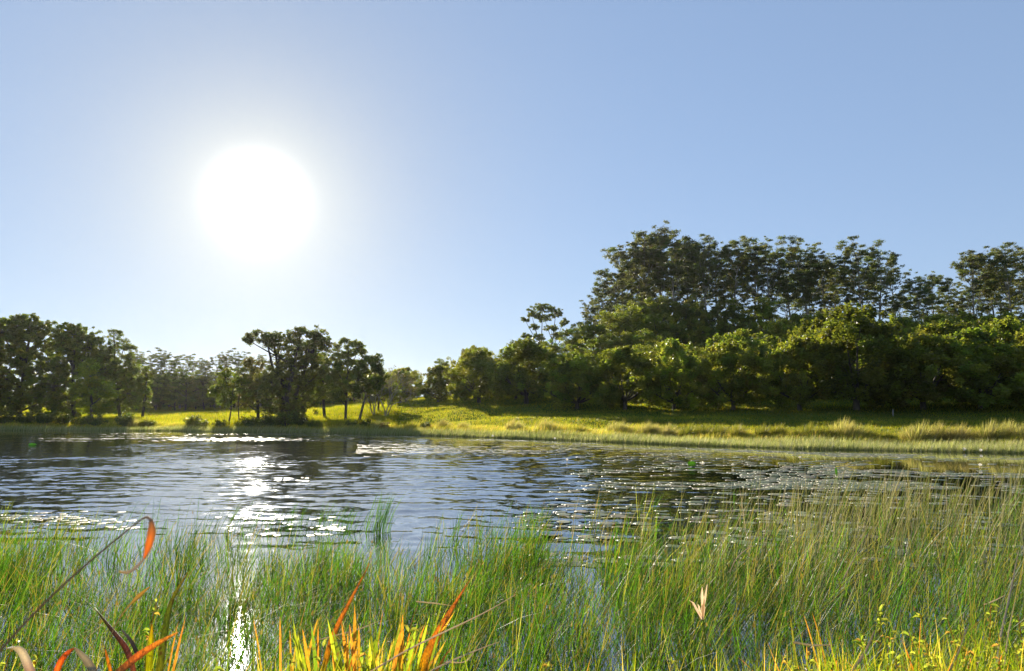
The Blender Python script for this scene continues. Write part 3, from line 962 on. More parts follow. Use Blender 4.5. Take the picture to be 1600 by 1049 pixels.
# reeds standing in the shallows of the far shore
px, s, B = scatter((-60, 1750), (-1.0, 0.7), 52000, 1.0)
B[:, 2] = np.maximum(B[:, 2], -.08)
n = len(B)
keepp = rng.random(n) < np.clip(.45 + (px / 1600) * .8, 0, 1)
px, s, B = px[keepp], s[keepp], B[keepp]; n = len(B)
h = (.42 + .26 * noise2(B[:, 0], B[:, 1], 36, 3.0)) * rng.uniform(.6, 1.1, n) * np.clip(.9 + (s + 1) * .2, .7, 1.2)
w = .018 * (B[:, 1] / 40) * rng.uniform(.7, 1.3, n)
lean = rng.normal(size=(n, 2)) * .10 * h[:, None] + np.array([.30, 0]) * h[:, None]
col = pick([(.20, .21, .10), (.12, .15, .05), (.28, .27, .17)], [3, 3, 1.5], n)
V, P, C = join_blades([blades(B, h, w, lean, col * .7, col * 1.1, segs=2, curl=1.2)])
tag(new_obj('shore_reeds', make_mesh('shore_reeds', V, P, C, M_SHORE)),
    'pale green reeds leaning right in the shallows along the far shore', 'reeds', kind='stuff')

# tussocks one can tell apart
def tussock_mesh(seed, straw):
    global rng
    rng = np.random.default_rng(seed)
    n = 600
    a = rng.uniform(0, 6.28, n); r = rng.random(n) ** .6 * .45
    B = np.stack([np.cos(a) * r, np.sin(a) * r, np.full(n, -.06)], 1)
    h = rng.uniform(.5, 1.4, n) * (1.1 - r * .7)
    lean = np.stack([np.cos(a), np.sin(a)], 1) * (r * 1.1 * rng.uniform(.4, 1.5, n))[:, None] + np.array([.28, 0]) + rng.normal(size=(n, 2)) * .08
    pal = [(.29, .25, .12), (.24, .21, .08), (.14, .15, .04)] if straw else [(.12, .14, .035), (.17, .16, .07), (.09, .12, .025)]
    col = pick(pal, [3, 3, 2], n)
    V, P, C = join_blades([blades(B, h, np.full(n, .022), lean, col * .7, col * 1.1, segs=3)])
    return make_mesh('tussock', V, P, C, M_SHORE if straw else M_GRASS)
TUS = [tussock_mesh(61, True), tussock_mesh(62, True), tussock_mesh(63, False), tussock_mesh(64, False)]
rng = np.random.default_rng(23)
tus = [(690, 3, 1), (722, 3, 0), (800, 3.2, 0), (808, 2.5, 1), (848, 3, 1), (856, 2.4, 0), (905, 2.5, 2), (958, 3, 0), (968, 2.4, 1), (1010, 2.6, 0), (1022, 3, 1), (1042, 2.4, 0),
       (1075, 2.8, 2), (1098, 2.6, 3), (1125, 3, 2), (1150, 2.5, 3), (1190, 2.7, 2), (1215, 3, 3), (1240, 2.5, 3), (1262, 3, 2), (1290, 2.6, 3), (1312, 2.9, 1), (1326, 2.6, 0), (1352, 3, 2),
       (1385, 2.7, 3), (1418, 3, 0), (1434, 2.5, 1), (1462, 2.9, 0), (1495, 2.5, 1), (1520, 3, 2), (1545, 2.6, 0), (1572, 3, 1), (1598, 2.6, 0), (1630, 2.8, 1), (1660, 2.5, 0),
       (300, 2.4, 3), (210, 2.6, 0), (226, 2.4, 3), (500, 2.6, 3), (530, 2.8, 3), (590, 2.8, 0), (640, 2.6, 3)]
for k, (p_, s_, v) in enumerate(tus):
    Y = float(shore_depth(p_)) + s_
    x = U(p_) * Y
    sc = rng.uniform(.75, 1.15) * (.72 if p_ > 1060 and v > 1 else .85)
    o = new_obj('tussock', TUS[v], None, (x, Y, tz(x, Y) - .02))
    o.scale = (sc * 1.2, sc, sc); o.rotation_euler = (0, 0, rng.uniform(-.5, .5))
    side = 'left part' if p_ < 680 else ('middle part' if p_ < 1060 else 'right part')
    tag(o, ('straw-coloured' if v < 2 else 'yellow-green') + ' grass tussock on the ' + side + ' of the far bank', 'tussock',
        ('straw' if v < 2 else 'green') + ' tussocks on the ' + side + ' of the far bank')

# low dark shrubs on the left bank
def shrub_mesh(seed, col):
    global rng
    rng = np.random.default_rng(seed)
    tb = Tubes(); cs = []
    for i in range(14):
        a = i * 2.4; tip = np.array([math.cos(a) * rng.uniform(.3, 1.0), math.sin(a) * rng.uniform(.3, .9), rng.uniform(.5, 1.25)])
        tb.add(curve_pts((0, 0, -.1), tip, (0, 0, .1), 4), [.03, .02, .015, .008], 4)
        cs.append(tip); cs.append(tip * .65)
    cs = np.array(cs)
    V, Q, C = leaf_cloud(cs, np.full((len(cs), 3), .34), np.full(len(cs), 60), .16, col, .3)
    return tb.build('shrub_stems', M_BARK), make_mesh('shrub_leaves', V, [Q], C, M_LEAF)
SH = [shrub_mesh(71, (.05, .065, .02)), shrub_mesh(72, (.09, .11, .02)), shrub_mesh(73, (.13, .09, .03))]
rng = np.random.default_rng(29)
for k, (p_, s_, v, sc) in enumerate([(8, 3, 0, 1.1), (40, 3, 0, 1), (70, 3, 0, 1.2), (100, 3, 0, 1), (128, 3, 1, .9), (150, 2.6, 0, .9), (196, 2.5, 0, 1.1), (204, 4, 2, .7), (232, 2.6, 1, .7), (303, 3, 0, .9),
                                     (318, 2.6, 1, .7), (345, 2.6, 0, .6), (392, 2.6, 0, .9), (405, 3, 1, .8), (425, 3, 0, 1.1), (448, 3, 0, 1.1), (470, 3, 0, 1.), (490, 2.6, 1, .7),
                                     (552, 3, 0, .6), (572, 3, 0, .7), (600, 2.6, 2, .5), (665, 2.6, 0, .55)]):
    Y = float(shore_depth(p_)) + s_; x = U(p_) * Y
    e = bpy.data.objects.new('shrub', None); link(e); e.location = (x, Y, tz(x, Y) - .03); e.scale = (sc * 1.2, sc, sc); e.rotation_euler = (0, 0, rng.uniform(0, 6))
    tag(e, ['dark low shrub at the waterside of the far left bank', 'light green low shrub at the waterside of the far left bank', 'reddish brown low shrub at the waterside of the far left bank'][v], 'shrub',
        ['dark', 'light green', 'reddish'][v] + ' shrubs on the far left bank')
    new_obj('stems', SH[v][0], e); new_obj('foliage', SH[v][1], e)

# fence stake on the shaded lawn
def stake(px, py_base, Y, h):
    x = U(px) * Y
    tb = Tubes(); tb.add([(0, 0, -.2), (0, 0, h * .5), (0.02, 0, h), (0.02, 0, h + .01)], [.05, .05, .045, .002], 8)
    m, N, L = nodes_of('weathered_wood')
    o_ = N.new('ShaderNodeOutputMaterial'); p = N.new('ShaderNodeBsdfPrincipled'); nz = N.new('ShaderNodeTexNoise'); nz.inputs['Scale'].default_value = 9
    cr = N.new('ShaderNodeValToRGB'); cr.color_ramp.elements[0].color = (.12, .10, .08, 1); cr.color_ramp.elements[1].color = (.28, .25, .2, 1)
    L.new(nz.outputs[0], cr.inputs[0]); L.new(cr.outputs[0], p.inputs['Base Color']); L.new(p.outputs[0], o_.inputs[0])
    o = new_obj('wooden_stake', tb.build('wooden_stake', m), None, (x, Y, tz(x, Y)))
    tag(o, 'small weathered wooden stake on the shaded lawn below the orchard', 'stake')
stake(1395, 645, 52.0, .5)

# ------------------------------------------------------------------ lily pads
def pad_material():
    m, N, L = nodes_of('lily_pad')
    o = N.new('ShaderNodeOutputMaterial'); p = N.new('ShaderNodeBsdfPrincipled')
    a = N.new('ShaderNodeAttribute'); a.attribute_name = 'Col'
    p.inputs['Roughness'].default_value = .42; p.inputs['IOR'].default_value = 1.5
    p.inputs['Specular IOR Level'].default_value = .4
    oi = N.new('ShaderNodeObjectInfo'); hs = N.new('ShaderNodeHueSaturation')
    mr = N.new('ShaderNodeMapRange'); mr.inputs[3].default_value = .7; mr.inputs[4].default_value = 1.3
    L.new(oi.outputs['Random'], mr.inputs[0]); L.new(mr.outputs[0], hs.inputs['Value'])
    g = N.new('ShaderNodeNewGeometry')
    nz = N.new('ShaderNodeTexNoise'); nz.inputs['Scale'].default_value = 14; nz.inputs['Detail'].default_value = 4
    L.new(g.outputs['Position'], nz.inputs[0])
    b = N.new('ShaderNodeBump'); b.inputs['Distance'].default_value = .01; b.inputs['Strength'].default_value = .15
    L.new(nz.outputs[0], b.inputs['Height']); L.new(b.outputs[0], p.inputs['Normal'])
    L.new(a.outputs['Color'], hs.inputs['Color']); L.new(hs.outputs[0], p.inputs['Base Color']); L.new(p.outputs[0], o.inputs[0])
    return m
M_PAD = pad_material()

def pad_geo(cx, cy, r, rot, tilt, col, k=12, thick=False):
    """a notched floating leaf with a faintly raised rim"""
    th = np.linspace(.12, 2 * math.pi - .12, k) 
    ring = np.stack([np.cos(th) * r, np.sin(th) * r, .0004 + .0005 * np.sin(th * 3 + rot) ** 2], 1)
    inner = ring * np.array([.72, .72, 0]) + np.array([0, 0, .0004])
    c0 = np.array([[0.02, 0, .0003]])
    under = ring * np.array([.99, .99, 0]) + np.array([0, 0, -.0014])
    V = np.concatenate([c0, inner, ring, under])
    cr, sr = math.cos(rot), math.sin(rot)
    V = V @ np.array([[cr, sr, 0], [-sr, cr, 0], [0, 0, 1]])
    V[:, 2] += V[:, 0] * tilt[0] + V[:, 1] * tilt[1] + abs(tilt[0]) * r + abs(tilt[1]) * r
    V += np.array([cx, cy, 0.0008])
    i = np.arange(k - 1)
    T = np.stack([np.zeros(k - 1, int), 1 + i, 2 + i], 1)
    Q = np.concatenate([np.stack([1 + i, 1 + k + i, 2 + k + i, 2 + i], 1), np.stack([1 + k + i, 1 + 2 * k + i, 2 + 2 * k + i, 2 + k + i], 1)])
    return V, T, Q, np.tile(col, (len(V), 1))

rng = np.random.default_rng(37)
PADC = [(.16, .18, .09), (.20, .20, .12), (.12, .15, .06), (.22, .18, .10)]
spots = []
def pads_region(n, pxr, pyr, dens, r=(.09, .17), tries=40):
    made = 0
    for _ in range(n * tries):
        if made >= n: break
        px = rng.uniform(*pxr); py = rng.uniform(*pyr)
        w = on_water(px, py)
        if w[1] > shore_depth(px) - (.6 if px < 780 else 3.2): continue
        if rng.random() > dens(px, py, w): continue
        spots.append((w[0], w[1], rng.uniform(*r)))
        made += 1
cluster = lambda sc, lo, sd_: (lambda px, py, w: 1.0 if noise2(w[0], w[1] * 1.6, sd_, sc) > lo else .06)
pads_region(800, (850, 1640), (752, 885), cluster(1.1, .45, 51), (.10, .18))
pads_region(1500, (900, 1660), (712, 765), cluster(2.2, .47, 52), (.12, .20))
pads_region(2300, (560, 1660), (686, 715), cluster(3.5, .56, 53), (.11, .19))
pads_region(1500, (60, 900), (677, 690), cluster(4.0, .50, 54), (.10, .18))
pads_region(130, (-20, 210), (800, 838), cluster(.9, .55, 55), (.05, .11))
pads_region(120, (340, 540), (806, 838), cluster(.7, .55, 56), (.03, .07))
pads_region(26, (430, 480), (747, 752), cluster(1.2, .3, 57), (.06, .10))
pads_region(160, (800, 1010), (795, 850), cluster(.9, .45, 58), (.08, .14))
spots.sort(key=lambda s: (s[1] / s[2]))
base_pads = []
for k in range(10):
    V, T, Q, C = pad_geo(0, 0, 1.0, 0, (0, 0), np.array(PADC[k % 4]) * rng.uniform(.8, 1.2), 14)
    V[:, 2] *= .8
    base_pads.append(make_mesh('lily_pad', V, [T, Q], C, M_PAD))
placed = []
idx = 0
rest = []
for (x, y, r) in spots:
    if y < 14 and any((x - a) ** 2 + (y - b) ** 2 < (r + c) ** 2 * .6 for a, b, c in placed[-400:]):
        continue
    if idx < 300:
        o = new_obj('lily_pad', base_pads[idx % 10], None, (x, y, .0008 + (idx % 7) * .0003))
        o.scale = (r, r, .8); o.rotation_euler = (rng.uniform(-.002, .002), rng.uniform(-.002, .002), rng.uniform(0, 6.28))
        o.scale = (r, r, 0.6)
        px = px_of(x, y)
        zone = 'among the reeds at the left' if px < 700 else ('on open water right of centre' if px < 1150 else 'among the leaning reeds at the right')
        tag(o, 'flat round lily pad with grey sheen floating ' + zone, 'lily pad', 'lily pads ' + zone)
        idx += 1
    else:
        rest.append((x, y, r))
    placed.append((x, y, r))
vs, ts, qs, cs_, n = [], [], [], [], 0
for (x, y, r) in rest:
    V, T, Q, C = pad_geo(x, y, r, rng.uniform(0, 6.28), rng.normal(size=2) * .001, np.array(PADC[rng.integers(4)]) * rng.uniform(.8, 1.2), 8)
    vs.append(V); ts.append(T + n); qs.append(Q + n); cs_.append(C); n += len(V)
tag(new_obj('lily_pads', make_mesh('lily_pads', np.concatenate(vs), [np.concatenate(ts), np.concatenate(qs)], np.concatenate(cs_), M_PAD)),
    'drifts of small far lily pads spread over the pond towards the far shore', 'lily pads', kind='stuff')

# raised bright leaves and white flowers of the water lilies
def raised_leaf(px, py, w_px, h_px, label, tip=0.0):
    p = on_water(px, py); Y = p[1]; s = Y / F
    k = 16
    th = np.linspace(0, 2 * math.pi, k, endpoint=False)
    W, H = w_px * s * .5, h_px * s
    V = [(0, 0, H * .45)]
    for t in th: V.append((math.cos(t) * W, .12 * W * math.cos(2 * t) + .25 * W * math.sin(t), H * (.5 + .5 * math.sin(t))))
    V = np.array(V)
    T = np.array([[0, 1 + i, 1 + (i + 1) % k] for i in range(k)])
    C = np.tile((.12, .26, .03), (len(V), 1))
    o = new_obj('lily_leaf', make_mesh('lily_leaf', V, [T], C, M_FLAX, smooth=True), None, (p[0], Y, .0))
    md = o.modifiers.new('thickness', 'SOLIDIFY'); md.thickness = .004
    tag(o, label, 'leaf')
raised_leaf(50, 697, 13, 4, 'bright green lily leaf standing up from the water near the left edge')
raised_leaf(1081, 729, 13, 8, 'bright green lily leaf standing up on the water right of centre')
raised_leaf(1307, 744, 4, 13, 'narrow pale green lily leaf standing upright among the pads at right')

def petal_mesh():
    n = 3
    V = np.array([(0, 0, 0), (.016, .02, .02), (-.016, .02, .02), (.014, .045, .05), (-.014, .045, .05), (0, .055, .085)])
    return make_mesh('petal', V, [np.array([[0, 1, 2], [3, 5, 4]]), np.array([[1, 3, 4, 2]])], np.tile((.8, .8, .74), (6, 1)), M_STRAW)
PET = petal_mesh()
M_YEL = leaf_material('stamen_yellow', trans=.2, gain=1.0)
def heart_mesh():
    tb = Tubes(); tb.add([(0, 0, -.02), (0, 0, .02), (0, 0, .04), (0, 0, .045)], [.006, .018, .014, .002], 8, (.6, .4, .05))
    return tb.build('flower_heart', M_YEL)
HEART = heart_mesh()
for k, (px, py, sc, where) in enumerate([(1098, 730, 1.5, 'beside the bright green standing leaf'), (1145, 731, 1.0, 'right of the bright green standing leaf'), (1250, 719, 1.1, 'in the open lane between the pads at right'),
                                  (1532, 732, 1.2, 'among tall reeds near the right edge'), (886, 723, 1.0, 'on the pads left of the bright standing leaf'), (770, 684.5, 1.9, 'close to the far shore, left of the straw tussock'),
                                  (808, 685, 2.2, 'close to the far shore below the straw tussock'), (867, 688.5, 1.6, 'close to the far shore right of the straw tussock'), (1507, 707, 1.8, 'against the far shore reeds at right'), (1533, 708, 1.5, 'against the far reeds at the extreme right')]):
    p = on_water(px, py)
    e = bpy.data.objects.new('water_lily_flower', None); link(e); e.location = (p[0], p[1], .05); e.scale = (sc, sc, sc)
    tag(e, 'small white water lily flower ' + where, 'flower')
    for j in range(10):
        o = new_obj('petal', PET, e); o.rotation_euler = (0 if j < 6 else .45, 0, j * (2 * math.pi / 6 if j < 6 else 2 * math.pi / 4) + (j > 5) * .4)
    new_obj('flower_heart', HEART, e)
    tb = Tubes(); tb.add([(0, 0, -.06 / sc), (0, 0, -.03 / sc), (0, 0, 0)], [.005] * 3, 5, (.08, .12, .03)); new_obj('stem', tb.build('flower_stem', M_REED), e)

# ------------------------------------------------------------------ near reed bed
rng = np.random.default_rng(51)
EDGE_PX = [-150, 0, 120, 200, 300, 400, 500, 540, 620, 680, 760, 830, 900, 1000, 1150, 1300, 1450, 1600, 1800]
EDGE_Y = [8.9, 8.2, 8.0, 7.7, 7.8, 7.6, 8.0, 7.9, 7.2, 7.3, 8.2, 9.4, 11.0, 11.8, 12.6, 13.2, 14.2, 15.0, 15.5]
def reed_density(x, y):
    px = px_of(x, y)
    e = np.interp(px, EDGE_PX, EDGE_Y) + (noise2(x, y, 61, 1.3) - .5) * 1.8
    d = np.clip((e - y) / (e * np.where(px > 850, .22, .12)), 0, 1)
    d = np.where(px < 850, .14, .05) * (y < e + np.where(px < 850, 1.9, 1.2)) + .9 * d ** 1.2
    d = d * np.where(px > 850, np.clip(1.0 - (y - 5.6) / 3.8, .07, 1), 1)
    patch = noise2(x, y * .8, 63, .55) * .6 + noise2(x, y, 64, .22) * .4
    d = d * np.clip((patch - .10) * 3.0, .25, 1)
    # open water channel right of centre, and smaller holes
    def hole(cx, cy, rx, ry):
        return np.exp(-(((x - cx) / rx) ** 2 + ((y - cy) / ry) ** 2))
    c = 0
    for (hx, hy, a, b) in [(915, 905, .22, .9), (938, 985, .20, .5), (890, 860, .25, .8), (1175, 985, .12, .25), (1040, 930, .12, .3), (1590, 920, .2, .3), (1215, 1035, .2, .2), (780, 1010, .2, .15), (960, 1040, .16, .2)]:
        w = on_water(hx, hy)
        c = c + .8 * hole(w[0], w[1], a, b)
    g0 = on_water(362, 965)
    d = np.maximum(d, .75 * hole(g0[0], g0[1], .45, 1.1))
    return d * np.clip(1 - c * 1.15, .02, 1)

def reed_points(n, ylo, yhi):
    y = np.sqrt(rng.uniform(ylo ** 2, yhi ** 2, n))
    x = rng.uniform(-.86, .86, n) * y
    k = rng.random(n) < reed_density(x, y)
    return x[k], y[k]
tx, ty = reed_points(21000, 4.4, 16.0)
m = len(tx)
cnt = rng.integers(3, 11, m)
ti = np.repeat(np.arange(m), cnt)
off = rng.normal(size=(len(ti), 2)) * .05
x, y = tx[ti] + off[:, 0], ty[ti] + off[:, 1]
tlean = rng.normal(size=(m, 2)) * .06
tlen = rng.uniform(.62, 1.12, m) * np.interp(px_of(tx, ty), [900, 1400], [1.0, 1.12])
tshade = rng.uniform(.5, 1.45, m)
n = len(x); print('reeds', n)
px = px_of(x, y)
B = np.stack([x, y, np.full(n, -.05)], 1)
B[:, 2] = np.maximum(B[:, 2], terrain(x, y) - .02)
R = np.clip((px - 820) / 500, 0, 1)
hmap = .66 + .20 * (noise2(x, y, 66, .9) - .5) * 2
h = hmap * rng.uniform(.35, 1.05, n) ** .8 * np.interp(px, [0, 700, 1000, 1600], [.92, .92, 1.0, 1.0])
h = h * tlen[ti]
lean = rng.normal(size=(n, 2)) * (.12 + .09 * R[:, None]) * h[:, None]
lean[:, 0] += h * (.14 + .16 * noise2(x, y, 67, 1.0) + .14 * R)
lean += tlean[ti] * h[:, None] + off * 2.2
flop = rng.random(n) < .07
lean[flop] += rng.normal(size=(flop.sum(), 2)) * .35
G = [(.030, .080, .010), (.045, .105, .012), (.075, .12, .015), (.020, .050, .010)]
D = [(.17, .17, .05), (.23, .21, .09), (.20, .12, .03), (.12, .15, .03)]
cg = pick(G, [4, 4, 2, 2], n); cd = pick(D, [3, 2, .6, 4], n)
dry = rng.random(n) < (.05 + .30 * R * np.clip((y - 5.0) / 4, 0, 1))
col = np.where(dry[:, None], cd, cg)
col = col * tshade[ti][:, None]
tipc = np.where((rng.random(n) < .22)[:, None], pick([(.22, .15, .05)], [1], n), col * 1.1)
w = rng.uniform(.0042, .0085, n) * np.clip(y / 6.5, .85, 1.3)
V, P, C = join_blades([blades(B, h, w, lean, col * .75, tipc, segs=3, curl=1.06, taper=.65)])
# small brown seed heads below some tips
k = (rng.random(n) < .07) & (y < 11)
tt = .84; Lk = np.linalg.norm(lean, axis=1)
Sb = B.copy(); Sb[:, :2] += lean * tt ** 1.15; Sb[:, 2] += h * (tt - .25 * np.clip(Lk / h, 0, 1.5) * tt ** 2.2)
Sb = Sb[k]; m2 = len(Sb)
sp = blades(Sb, rng.uniform(.02, .05, m2), rng.uniform(.008, .014, m2), rng.normal(size=(m2, 2)) * .012 + np.array([.012, 0]),
            pick([(.08, .05, .025), (.14, .10, .05)], [2, 1], m2), pick([(.12, .08, .04)], [1], m2), segs=2, curl=1, taper=.3)
V, P, C = join_blades([(V, P[0], P[1], C), sp])
tag(new_obj('reed_bed', make_mesh('reed_bed', V, P, C, M_REED)),
    'dense bed of slim green reeds rising from the shallow water in the foreground', 'reeds', kind='stuff')

# isolated stand of reeds out in open water
def stand(pxb, pyb, n, spread, hh, seed, label, lean0=.18, colr=None):
    global rng
    rng = np.random.default_rng(seed)
    p = on_water(pxb, pyb)
    a = rng.normal(size=(n, 2)) * spread
    B = np.stack([a[:, 0], a[:, 1], np.full(n, -.04)], 1)
    h = hh * rng.uniform(.45, 1.1, n)
    lean = rng.normal(size=(n, 2)) * .10 * h[:, None]; lean[:, 0] += h * lean0
    col = pick(colr or G, [1] * len(colr or G), n)
    V, P, C = join_blades([blades(B, h, rng.uniform(.005, .009, n), lean, col * .8, col, segs=4, curl=1.4, taper=.5)])
    o = new_obj('reed_clump', make_mesh('reed_clump', V, P, C, M_REED), None, tuple(p))
    tag(o, label, 'reeds')
stand(590, 834, 90, .08, .72, 81, 'dark tight clump of reeds standing out in open water left of centre', .25)
stand(520, 830, 80, .28, .55, 82, 'loose thin reeds in open water just left of the tight dark clump', .3)
stand(440, 822, 50, .26, .5, 83, 'sparse reeds in bright water left of the loose central reeds', .3)
stand(503, 884, 90, .07, .42, 84, 'dense dark little reed clump at the near edge of the open water', .0)
stand(350, 838, 80, .35, .58, 85, 'thin reeds rising before the brightest sun glitter', .35)
stand(245, 845, 26, .16, .70, 86, 'few tall dark reeds left of the sun glitter', .15)
stand(115, 842, 90, .30, .50, 87, 'yellow-green reeds on dark water near the left edge', .2, [(.13, .15, .02), (.09, .12, .02)])
stand(162, 880, 24, .12, .85, 88, 'sparse tall reeds near the left edge', .3)
stand(8, 830, 40, .2, .6, 89, 'reeds at the extreme left edge of the picture', .25, [(.13, .15, .02), (.09, .12, .02)])

# long dry stems leaning over the right of the bed
rng = np.random.default_rng(91)
n = 14000
y = np.sqrt(rng.uniform(5.2 ** 2, 14.5 ** 2, n)); x = rng.uniform(-.02, .86, n) * y
px = px_of(x, y)
e = np.interp(px, EDGE_PX, EDGE_Y)
prob = np.clip((px - 840) / 520, 0, 1) * np.clip((e + .6 - y) / 1.5, 0, 1) * np.clip((y - 4.5) / 3.5, .05, 1) * np.clip((noise2(x, y, 93, .8) - .3) * 3, .05, 1)
k = rng.random(n) < prob * .42
x, y = x[k], y[k]; n = len(x); print('dry', n)
B = np.stack([x, y, np.full(n, -.04)], 1)
h = rng.uniform(.5, 1.0, n) * np.interp(px_of(x, y), [1000, 1400], [1.0, 1.22])
lean = rng.normal(size=(n, 2)) * .12 * h[:, None]; lean[:, 0] += h * rng.uniform(.08, .45, n)
col = pick([(.30, .27, .13), (.36, .33, .20), (.24, .23, .07), (.15, .18, .04)], [2, 1.5, 3, 4], n)
V, P, C = join_blades([blades(B, h, rng.uniform(.004, .0075, n) * np.clip(y / 7, .9, 1.5), lean, col * .8, col, segs=3, curl=1.15, taper=.6)])
tag(new_obj('dry_reeds', make_mesh('dry_reeds', V, P, C, M_STRAW)),
    'straw-coloured dry reed stems leaning to the right over the right of the bed', 'reeds', kind='stuff')

# dead stems lying among the reeds
rng = np.random.default_rng(99)
lx, ly = reed_points(9000, 4.6, 13.5)
k = rng.random(len(lx)) < .8
lx, ly = lx[k], ly[k]; n = len(lx)
a = rng.uniform(0, math.pi, n) * .8 + .2; Ls = rng.uniform(.25, .75, n)
B = np.stack([lx, ly, rng.uniform(.0, .16, n)], 1)
lean = np.stack([np.cos(a) * Ls, np.sin(a) * Ls * .5], 1)
col = pick([(.30, .25, .16), (.20, .15, .08), (.38, .34, .24), (.12, .09, .05)], [3, 3, 1.5, 2], n)
V, P, C = join_blades([blades(B, rng.uniform(.03, .22, n), rng.uniform(.004, .008, n), lean, col * .8, col, segs=3, curl=1.05, taper=.5)])
V[:, 2] = np.maximum(V[:, 2], .004)
tag(new_obj('dead_stems', make_mesh('dead_stems', V, P, C, M_STRAW)),
    'matted broken dead stems lying low among the reeds', 'reeds', kind='stuff')

# fine grass of the near bank at the bottom of the picture
rng = np.random.default_rng(95)
n = 26000
y = rng.uniform(2.9, 4.9, n); x = rng.uniform(-.9, .9, n) * y
px = px_of(x, y)
rt = np.clip((px - 1050) / 350, 0, 1); md = np.exp(-((px - 560) / 110.0) ** 2)
k = rng.random(n) < (.16 + .5 * rt + .5 * md) * np.clip((noise2(x, y, 97, .35) - .15) * 2, .1, 1)
x, y, px, rt = x[k], y[k], px[k], rt[k]; n = len(x)
B = np.stack([x, y, terrain(x, y) - .02], 1)
top = EYE - y * math.tan(math.radians(19.7))
h = np.clip(top - B[:, 2] + rng.uniform(-.25, .14, n) + .12 * rt, .15, 1.1)
lean = rng.normal(size=(n, 2)) * .22 * h[:, None]; lean[:, 0] += .12 * h
col = pick([(.11, .15, .012), (.16, .17, .015), (.075, .125, .012), (.30, .24, .08), (.28, .14, .04)], [4, 4, 4, 1.4, .5], n)
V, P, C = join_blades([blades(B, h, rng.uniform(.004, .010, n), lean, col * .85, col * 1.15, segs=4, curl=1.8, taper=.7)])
tag(new_obj('bank_sedge', make_mesh('bank_sedge', V, P, C, M_GRASS)),
    'yellow-green sedge with orange blades on the near bank along the bottom edge', 'grass', kind='stuff')

# ------------------------------------------------------------------ single leaves and stalks of the foreground
def ribbon_leaf(pts, widths, cols, name, label, mat, cat='leaf', fold=.25):
    """pts: (px, py, depth) from base to tip, real width in metres"""
    W = np.array([at(*p) for p in pts])
    k = 18
    t = np.linspace(0, len(W) - 1, k)
    def smooth(A):
        A = np.asarray(A, float); base = np.arange(len(A))
        if len(A) > 2:
            tt = np.linspace(0, len(A) - 1, 60)
            dense = np.stack([np.interp(tt, base, A[:, i]) for i in range(A.shape[1])], 1)
            for _ in range(60): dense[1:-1] = (dense[:-2] + 2 * dense[1:-1] + dense[2:]) / 4
            return np.stack([np.interp(t, tt, dense[:, i]) for i in range(A.shape[1])], 1)
        return np.stack([np.interp(t, base, A[:, i]) for i in range(A.shape[1])], 1)
    Pp = smooth(W)
    wd = np.interp(t, np.linspace(0, len(W) - 1, len(widths)), widths)
    cc = np.stack([np.interp(t, np.linspace(0, len(W) - 1, len(cols)), np.array(cols)[:, i]) for i in range(3)], 1)
    tang = np.gradient(Pp, axis=0); tang /= np.linalg.norm(tang, axis=1)[:, None]
    view = Pp - np.array([0, 0, EYE]); view /= np.linalg.norm(view, axis=1)[:, None]
    view = view + np.array([.35, 0, .2])
    side = np.cross(tang, view); side /= np.linalg.norm(side, axis=1)[:, None]
    nrm = np.cross(side, tang)
    o0 = Pp[0].copy()
    V, C = [], []
    for i in range(k):
        h = wd[i] * .5
        V += [Pp[i] - side[i] * h - o0, Pp[i] + nrm[i] * h * fold - o0, Pp[i] + side[i] * h - o0]
        C += [cc[i] * .92, cc[i] * 1.15, cc[i]]
    Q = []
    for i in range(k - 1):
        a = i * 3
        Q += [[a, a + 1, a + 4, a + 3], [a + 1, a + 2, a + 5, a + 4]]
    me = make_mesh(name, np.array(V), [np.array(Q)], np.array(C), mat, smooth=True)
    o = new_obj(name, me, None, tuple(o0))
    md = o.modifiers.new('thickness', 'SOLIDIFY'); md.thickness = .0012
    tag(o, label, cat)
    return o

OR, RD, YE, GR, BR = (.46, .24, .06), (.30, .13, .05), (.42, .33, .02), (.13, .17, .015), (.16, .10, .05)
ribbon_leaf([(500, 1070, 3.9), (518, 995, 3.95), (552, 930, 4.0), (582, 872, 4.05)], [.026, .034, .026, .012, .001], [YE, OR, OR, RD], 'broad_blade', 'long orange broad blade rising left of centre to a red tip', M_FLAX)
ribbon_leaf([(650, 1065, 3.7), (678, 1000, 3.75), (710, 945, 3.8), (738, 900, 3.85)], [.05, .052, .036, .015, .001], [YE, OR, OR, RD], 'broad_blade', 'widest orange blade right of the yellow clump, red at the tip', M_FLAX)
ribbon_leaf([(148, 950, 2.6), (175, 985, 2.5), (200, 1015, 2.4), (212, 1060, 2.3)][::-1], [.018, .022, .014, .003], [OR, RD, BR, GR], 'broad_blade', 'drooping brown-green blade crossing the orange leaf, lower left', M_FLAX)
ribbon_leaf([(180, 1055, 2.2), (215, 1025, 2.25), (250, 1003, 2.3), (278, 988, 2.35)], [.022, .024, .015, .003], [BR, (.42, .17, .06), OR, OR], 'broad_blade', 'rusty orange leaf slanting up to the right at lower left', M_FLAX)
ribbon_leaf([(248, 1060, 3.0), (258, 980, 3.05), (268, 935, 3.1), (298, 888, 3.15)], [.03, .03, .018, .002], [(.2, .2, .02), GR, (.16, .17, .02), (.22, .18, .03)], 'broad_blade', 'olive green blade standing behind the rusty leaf, lower left', M_FLAX)
ribbon_leaf([(232, 1060, 3.1), (235, 1010, 3.1), (238, 975, 3.1)], [.028, .03, .002], [(.28, .30, .02), (.28, .30, .02), YE], 'broad_blade', 'short bright green upright blade beside the olive blade, lower left', M_FLAX)
ribbon_leaf([(176, 1060, 2.8), (168, 1030, 2.8), (163, 1008, 2.8)], [.014, .012, .001], [OR, OR, RD], 'broad_blade', 'short orange-red blade tip between the dry leaves, lower left', M_FLAX)
